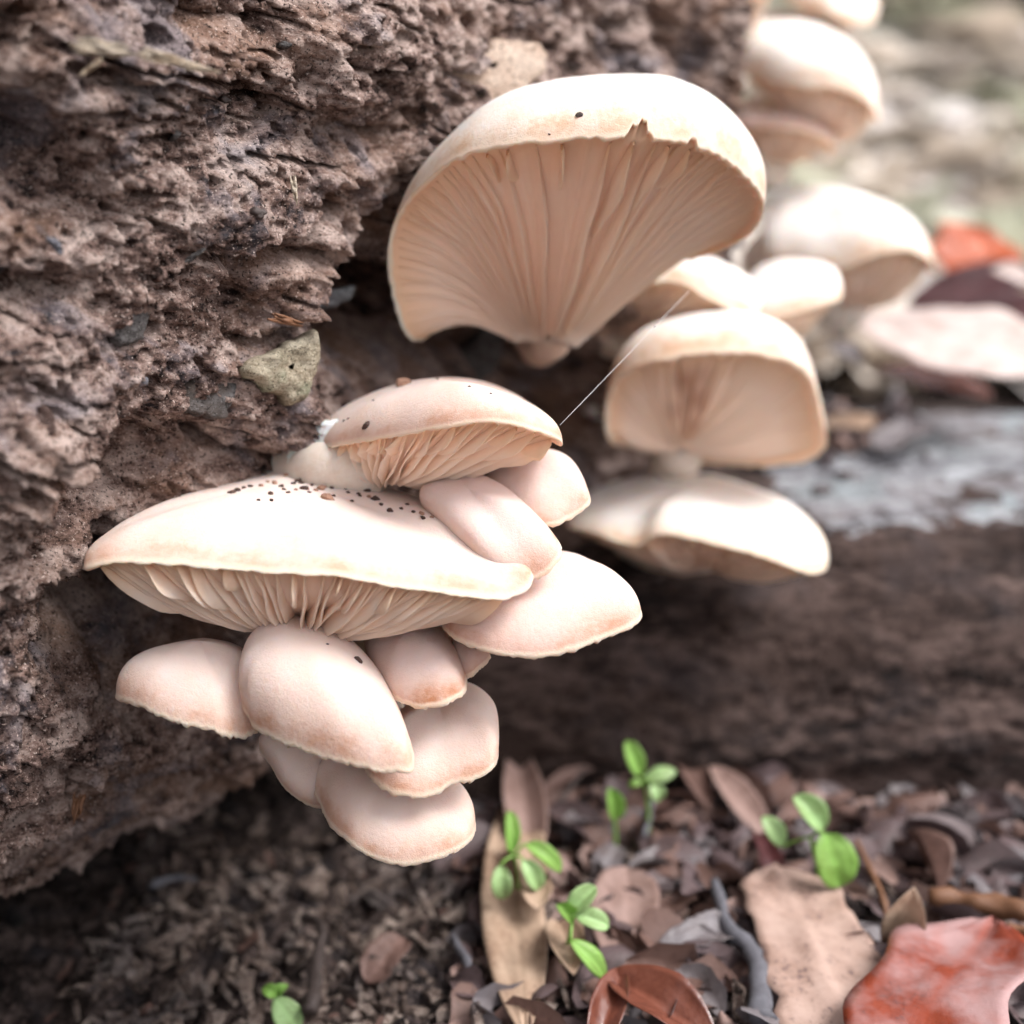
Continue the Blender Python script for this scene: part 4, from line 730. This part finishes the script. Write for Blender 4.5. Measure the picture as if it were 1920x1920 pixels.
def scatter(name, n, mat, label, seed, size, ylo=80, yhi=700, stand=.5):
    r = np.random.default_rng(seed); y = ylo + (yhi - ylo) * r.random(n) ** 1.6; x = r.uniform(-.35, .75, n) * y + 5; z = ground_h(x, y)
    L_ = size * r.uniform(.6, 1.4, n); a = r.uniform(0, 2 * np.pi, n); ax = unit(np.stack([np.cos(a), np.sin(a), r.uniform(-.1, stand, n)], -1)); sd = unit(np.cross(ax, [0, -.3, 1.])); nn = np.cross(sd, ax)
    u = np.array([0, .3, .65, 1.]); w = np.array([.1, .8, .75, .05]); V = np.array([-1, 0, 1.])
    p = np.stack([x, y, z + size * .12], -1)[:, None, None] + (ax * L_[:, None])[:, None, None] * (u - .5)[None, :, None, None] + (sd * L_[:, None] * .32)[:, None, None] * (w[:, None] * V)[None, ..., None] + (nn * L_[:, None])[:, None, None] * (.18 * w[:, None] * V ** 2 - .1 * np.sin(np.pi * u)[:, None])[None, ..., None]
    o = mesh(name, p.reshape(-1, 3), (grid_faces(4, 3)[None] + 12 * np.arange(n)[:, None, None]).reshape(-1, 4), MAT[mat]); me = o.data; attr(me, 'vein', np.zeros(len(me.vertices))); tag(o, label, 'litter', None, 'stuff')
def near_bits(name, n, mat, label, seed, size):
    r = np.random.default_rng(seed); y = 16 + 13 * r.random(n); x = -1 + 14 * r.random(n); z = ground_h(x, y); keep = (y < 26.5); x, y, z = x[keep], y[keep], z[keep]; n = len(x)
    L_ = size * r.uniform(.5, 1.5, n); a = r.uniform(0, 2 * np.pi, n); ax = unit(np.stack([np.cos(a), np.sin(a), r.uniform(-.1, .7, n)], -1)); sd = unit(np.cross(ax, unit(np.stack([r.normal(size=n) * .5, r.normal(size=n) * .5 - .2, np.ones(n)], -1)))); nn = np.cross(sd, ax)
    u = np.linspace(0, 1, 6); w = np.array([.35, .8, 1, .9, .7, .25]) ; V = np.linspace(-1, 1, 5); jit = 1 + r.uniform(-.3, .3, (n, 6, 5))
    p = np.stack([x, y, z + .25], -1)[:, None, None] + (ax * L_[:, None])[:, None, None] * (u - .5)[None, :, None, None] + (sd * L_[:, None] * .3)[:, None, None] * ((w[:, None] * V)[None] * jit)[..., None] + (nn * L_[:, None])[:, None, None] * ((r.uniform(-.35, .35, n)[:, None, None] * (w[:, None] * V ** 2)[None]) - (r.uniform(-.2, .2, n)[:, None] * np.sin(np.pi * u))[..., None])[..., None]
    o = mesh(name, p.reshape(-1, 3), (grid_faces(6, 5)[None] + 30 * np.arange(n)[:, None, None]).reshape(-1, 4), MAT[mat]); attr(o.data, 'vein', np.zeros(len(o.data.vertices))); tag(o, label, 'litter', None, 'stuff')
def top_bits(name, n, mat, label, seed, size):
    r = np.random.default_rng(seed); pos = []
    while len(pos) < n:
        tx, ty = r.uniform(1520, 1960), 640 + 330 * r.random() ** 1.3; q, nq = hit(cw, tx, ty)
        if q is not None and q[2] > 4.8 and (ty < 800 + (1700 - tx) * .5 or r.random() < .08): pos.append(q)
        elif q is None: n -= 1
    pos = np.array(pos); n = len(pos); v, f = chips(pos + [0, 0, .08], unit(np.stack([r.normal(size=n) * .4, r.normal(size=n) * .4 - .2, np.ones(n)], -1)), size * r.uniform(.4, 1.3, n), seed, .25)
    o = mesh(name, v, f, MAT[mat]); attr(o.data, 'vein', np.zeros(len(v))); tag(o, label, 'litter', None, 'stuff')
top_bits('dark_bark_bits', 70, 'leaf_dun', 'dark bark and leaf bits lying on top of the weathered log', 41, .55); top_bits('pink_leaf_bits', 60, 'leaf_pink', 'pinkish leaf bits lying on top of the weathered log', 42, .5); top_bits('grey_wood_bits', 50, 'leaf_grey', 'lilac-grey wood bits lying on top of the weathered log', 43, .55)
near_bits('brown_leaf_fragments', 260, 'leaf_brown', 'broken brown leaf fragments littering the soil among the seedlings', 31, 1.1); near_bits('tan_leaf_fragments', 170, 'leaf_pink', 'broken tan-pink leaf fragments littering the soil among the seedlings', 32, .75); near_bits('grey_leaf_fragments', 170, 'leaf_grey', 'broken grey leaf fragments littering the soil among the seedlings', 33, .9); near_bits('dark_leaf_fragments', 260, 'leaf_dun', 'dark rotting leaf fragments littering the soil among the seedlings', 34, 1.2)
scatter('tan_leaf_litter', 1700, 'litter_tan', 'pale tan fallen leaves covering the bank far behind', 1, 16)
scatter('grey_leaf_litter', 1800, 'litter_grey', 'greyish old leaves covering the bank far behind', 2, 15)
scatter('undergrowth', 420, 'litter_green', 'soft green low plants dotted over the bank far behind', 3, 17, 110, 700, 1.2)
# a thin tree trunk at the edge of the bank
b = P(1925, 470, 190); b[2] = ground_h(b[:1], b[1:2])[0] - 2
tr = thing('tree', b, 'dark slender tree trunk standing on the bank far behind', 'tree')
pth = spline([b, b + [.6, 1, 40], b + [-.5, 2, 110], b + [2, 3, 230]], 30); v, f = tube(pth, np.linspace(5.5, 3.2, 30), 18, .25); mesh('trunk', v, f, MAT['dark_wood'], tr)
for k in range(5):
    q = pth[20 + 2 * k]; a = 2.4 * k; v, f = tube(spline([q, q + [14 * math.cos(a), 14 * math.sin(a), 14], q + [30 * math.cos(a), 30 * math.sin(a), 34]], 10), np.linspace(1.6, .4, 10), 8, .2); mesh('branch', v, f, MAT['dark_wood'], tr)
for o in bpy.data.objects:
    if '_at' in o: del o['_at']
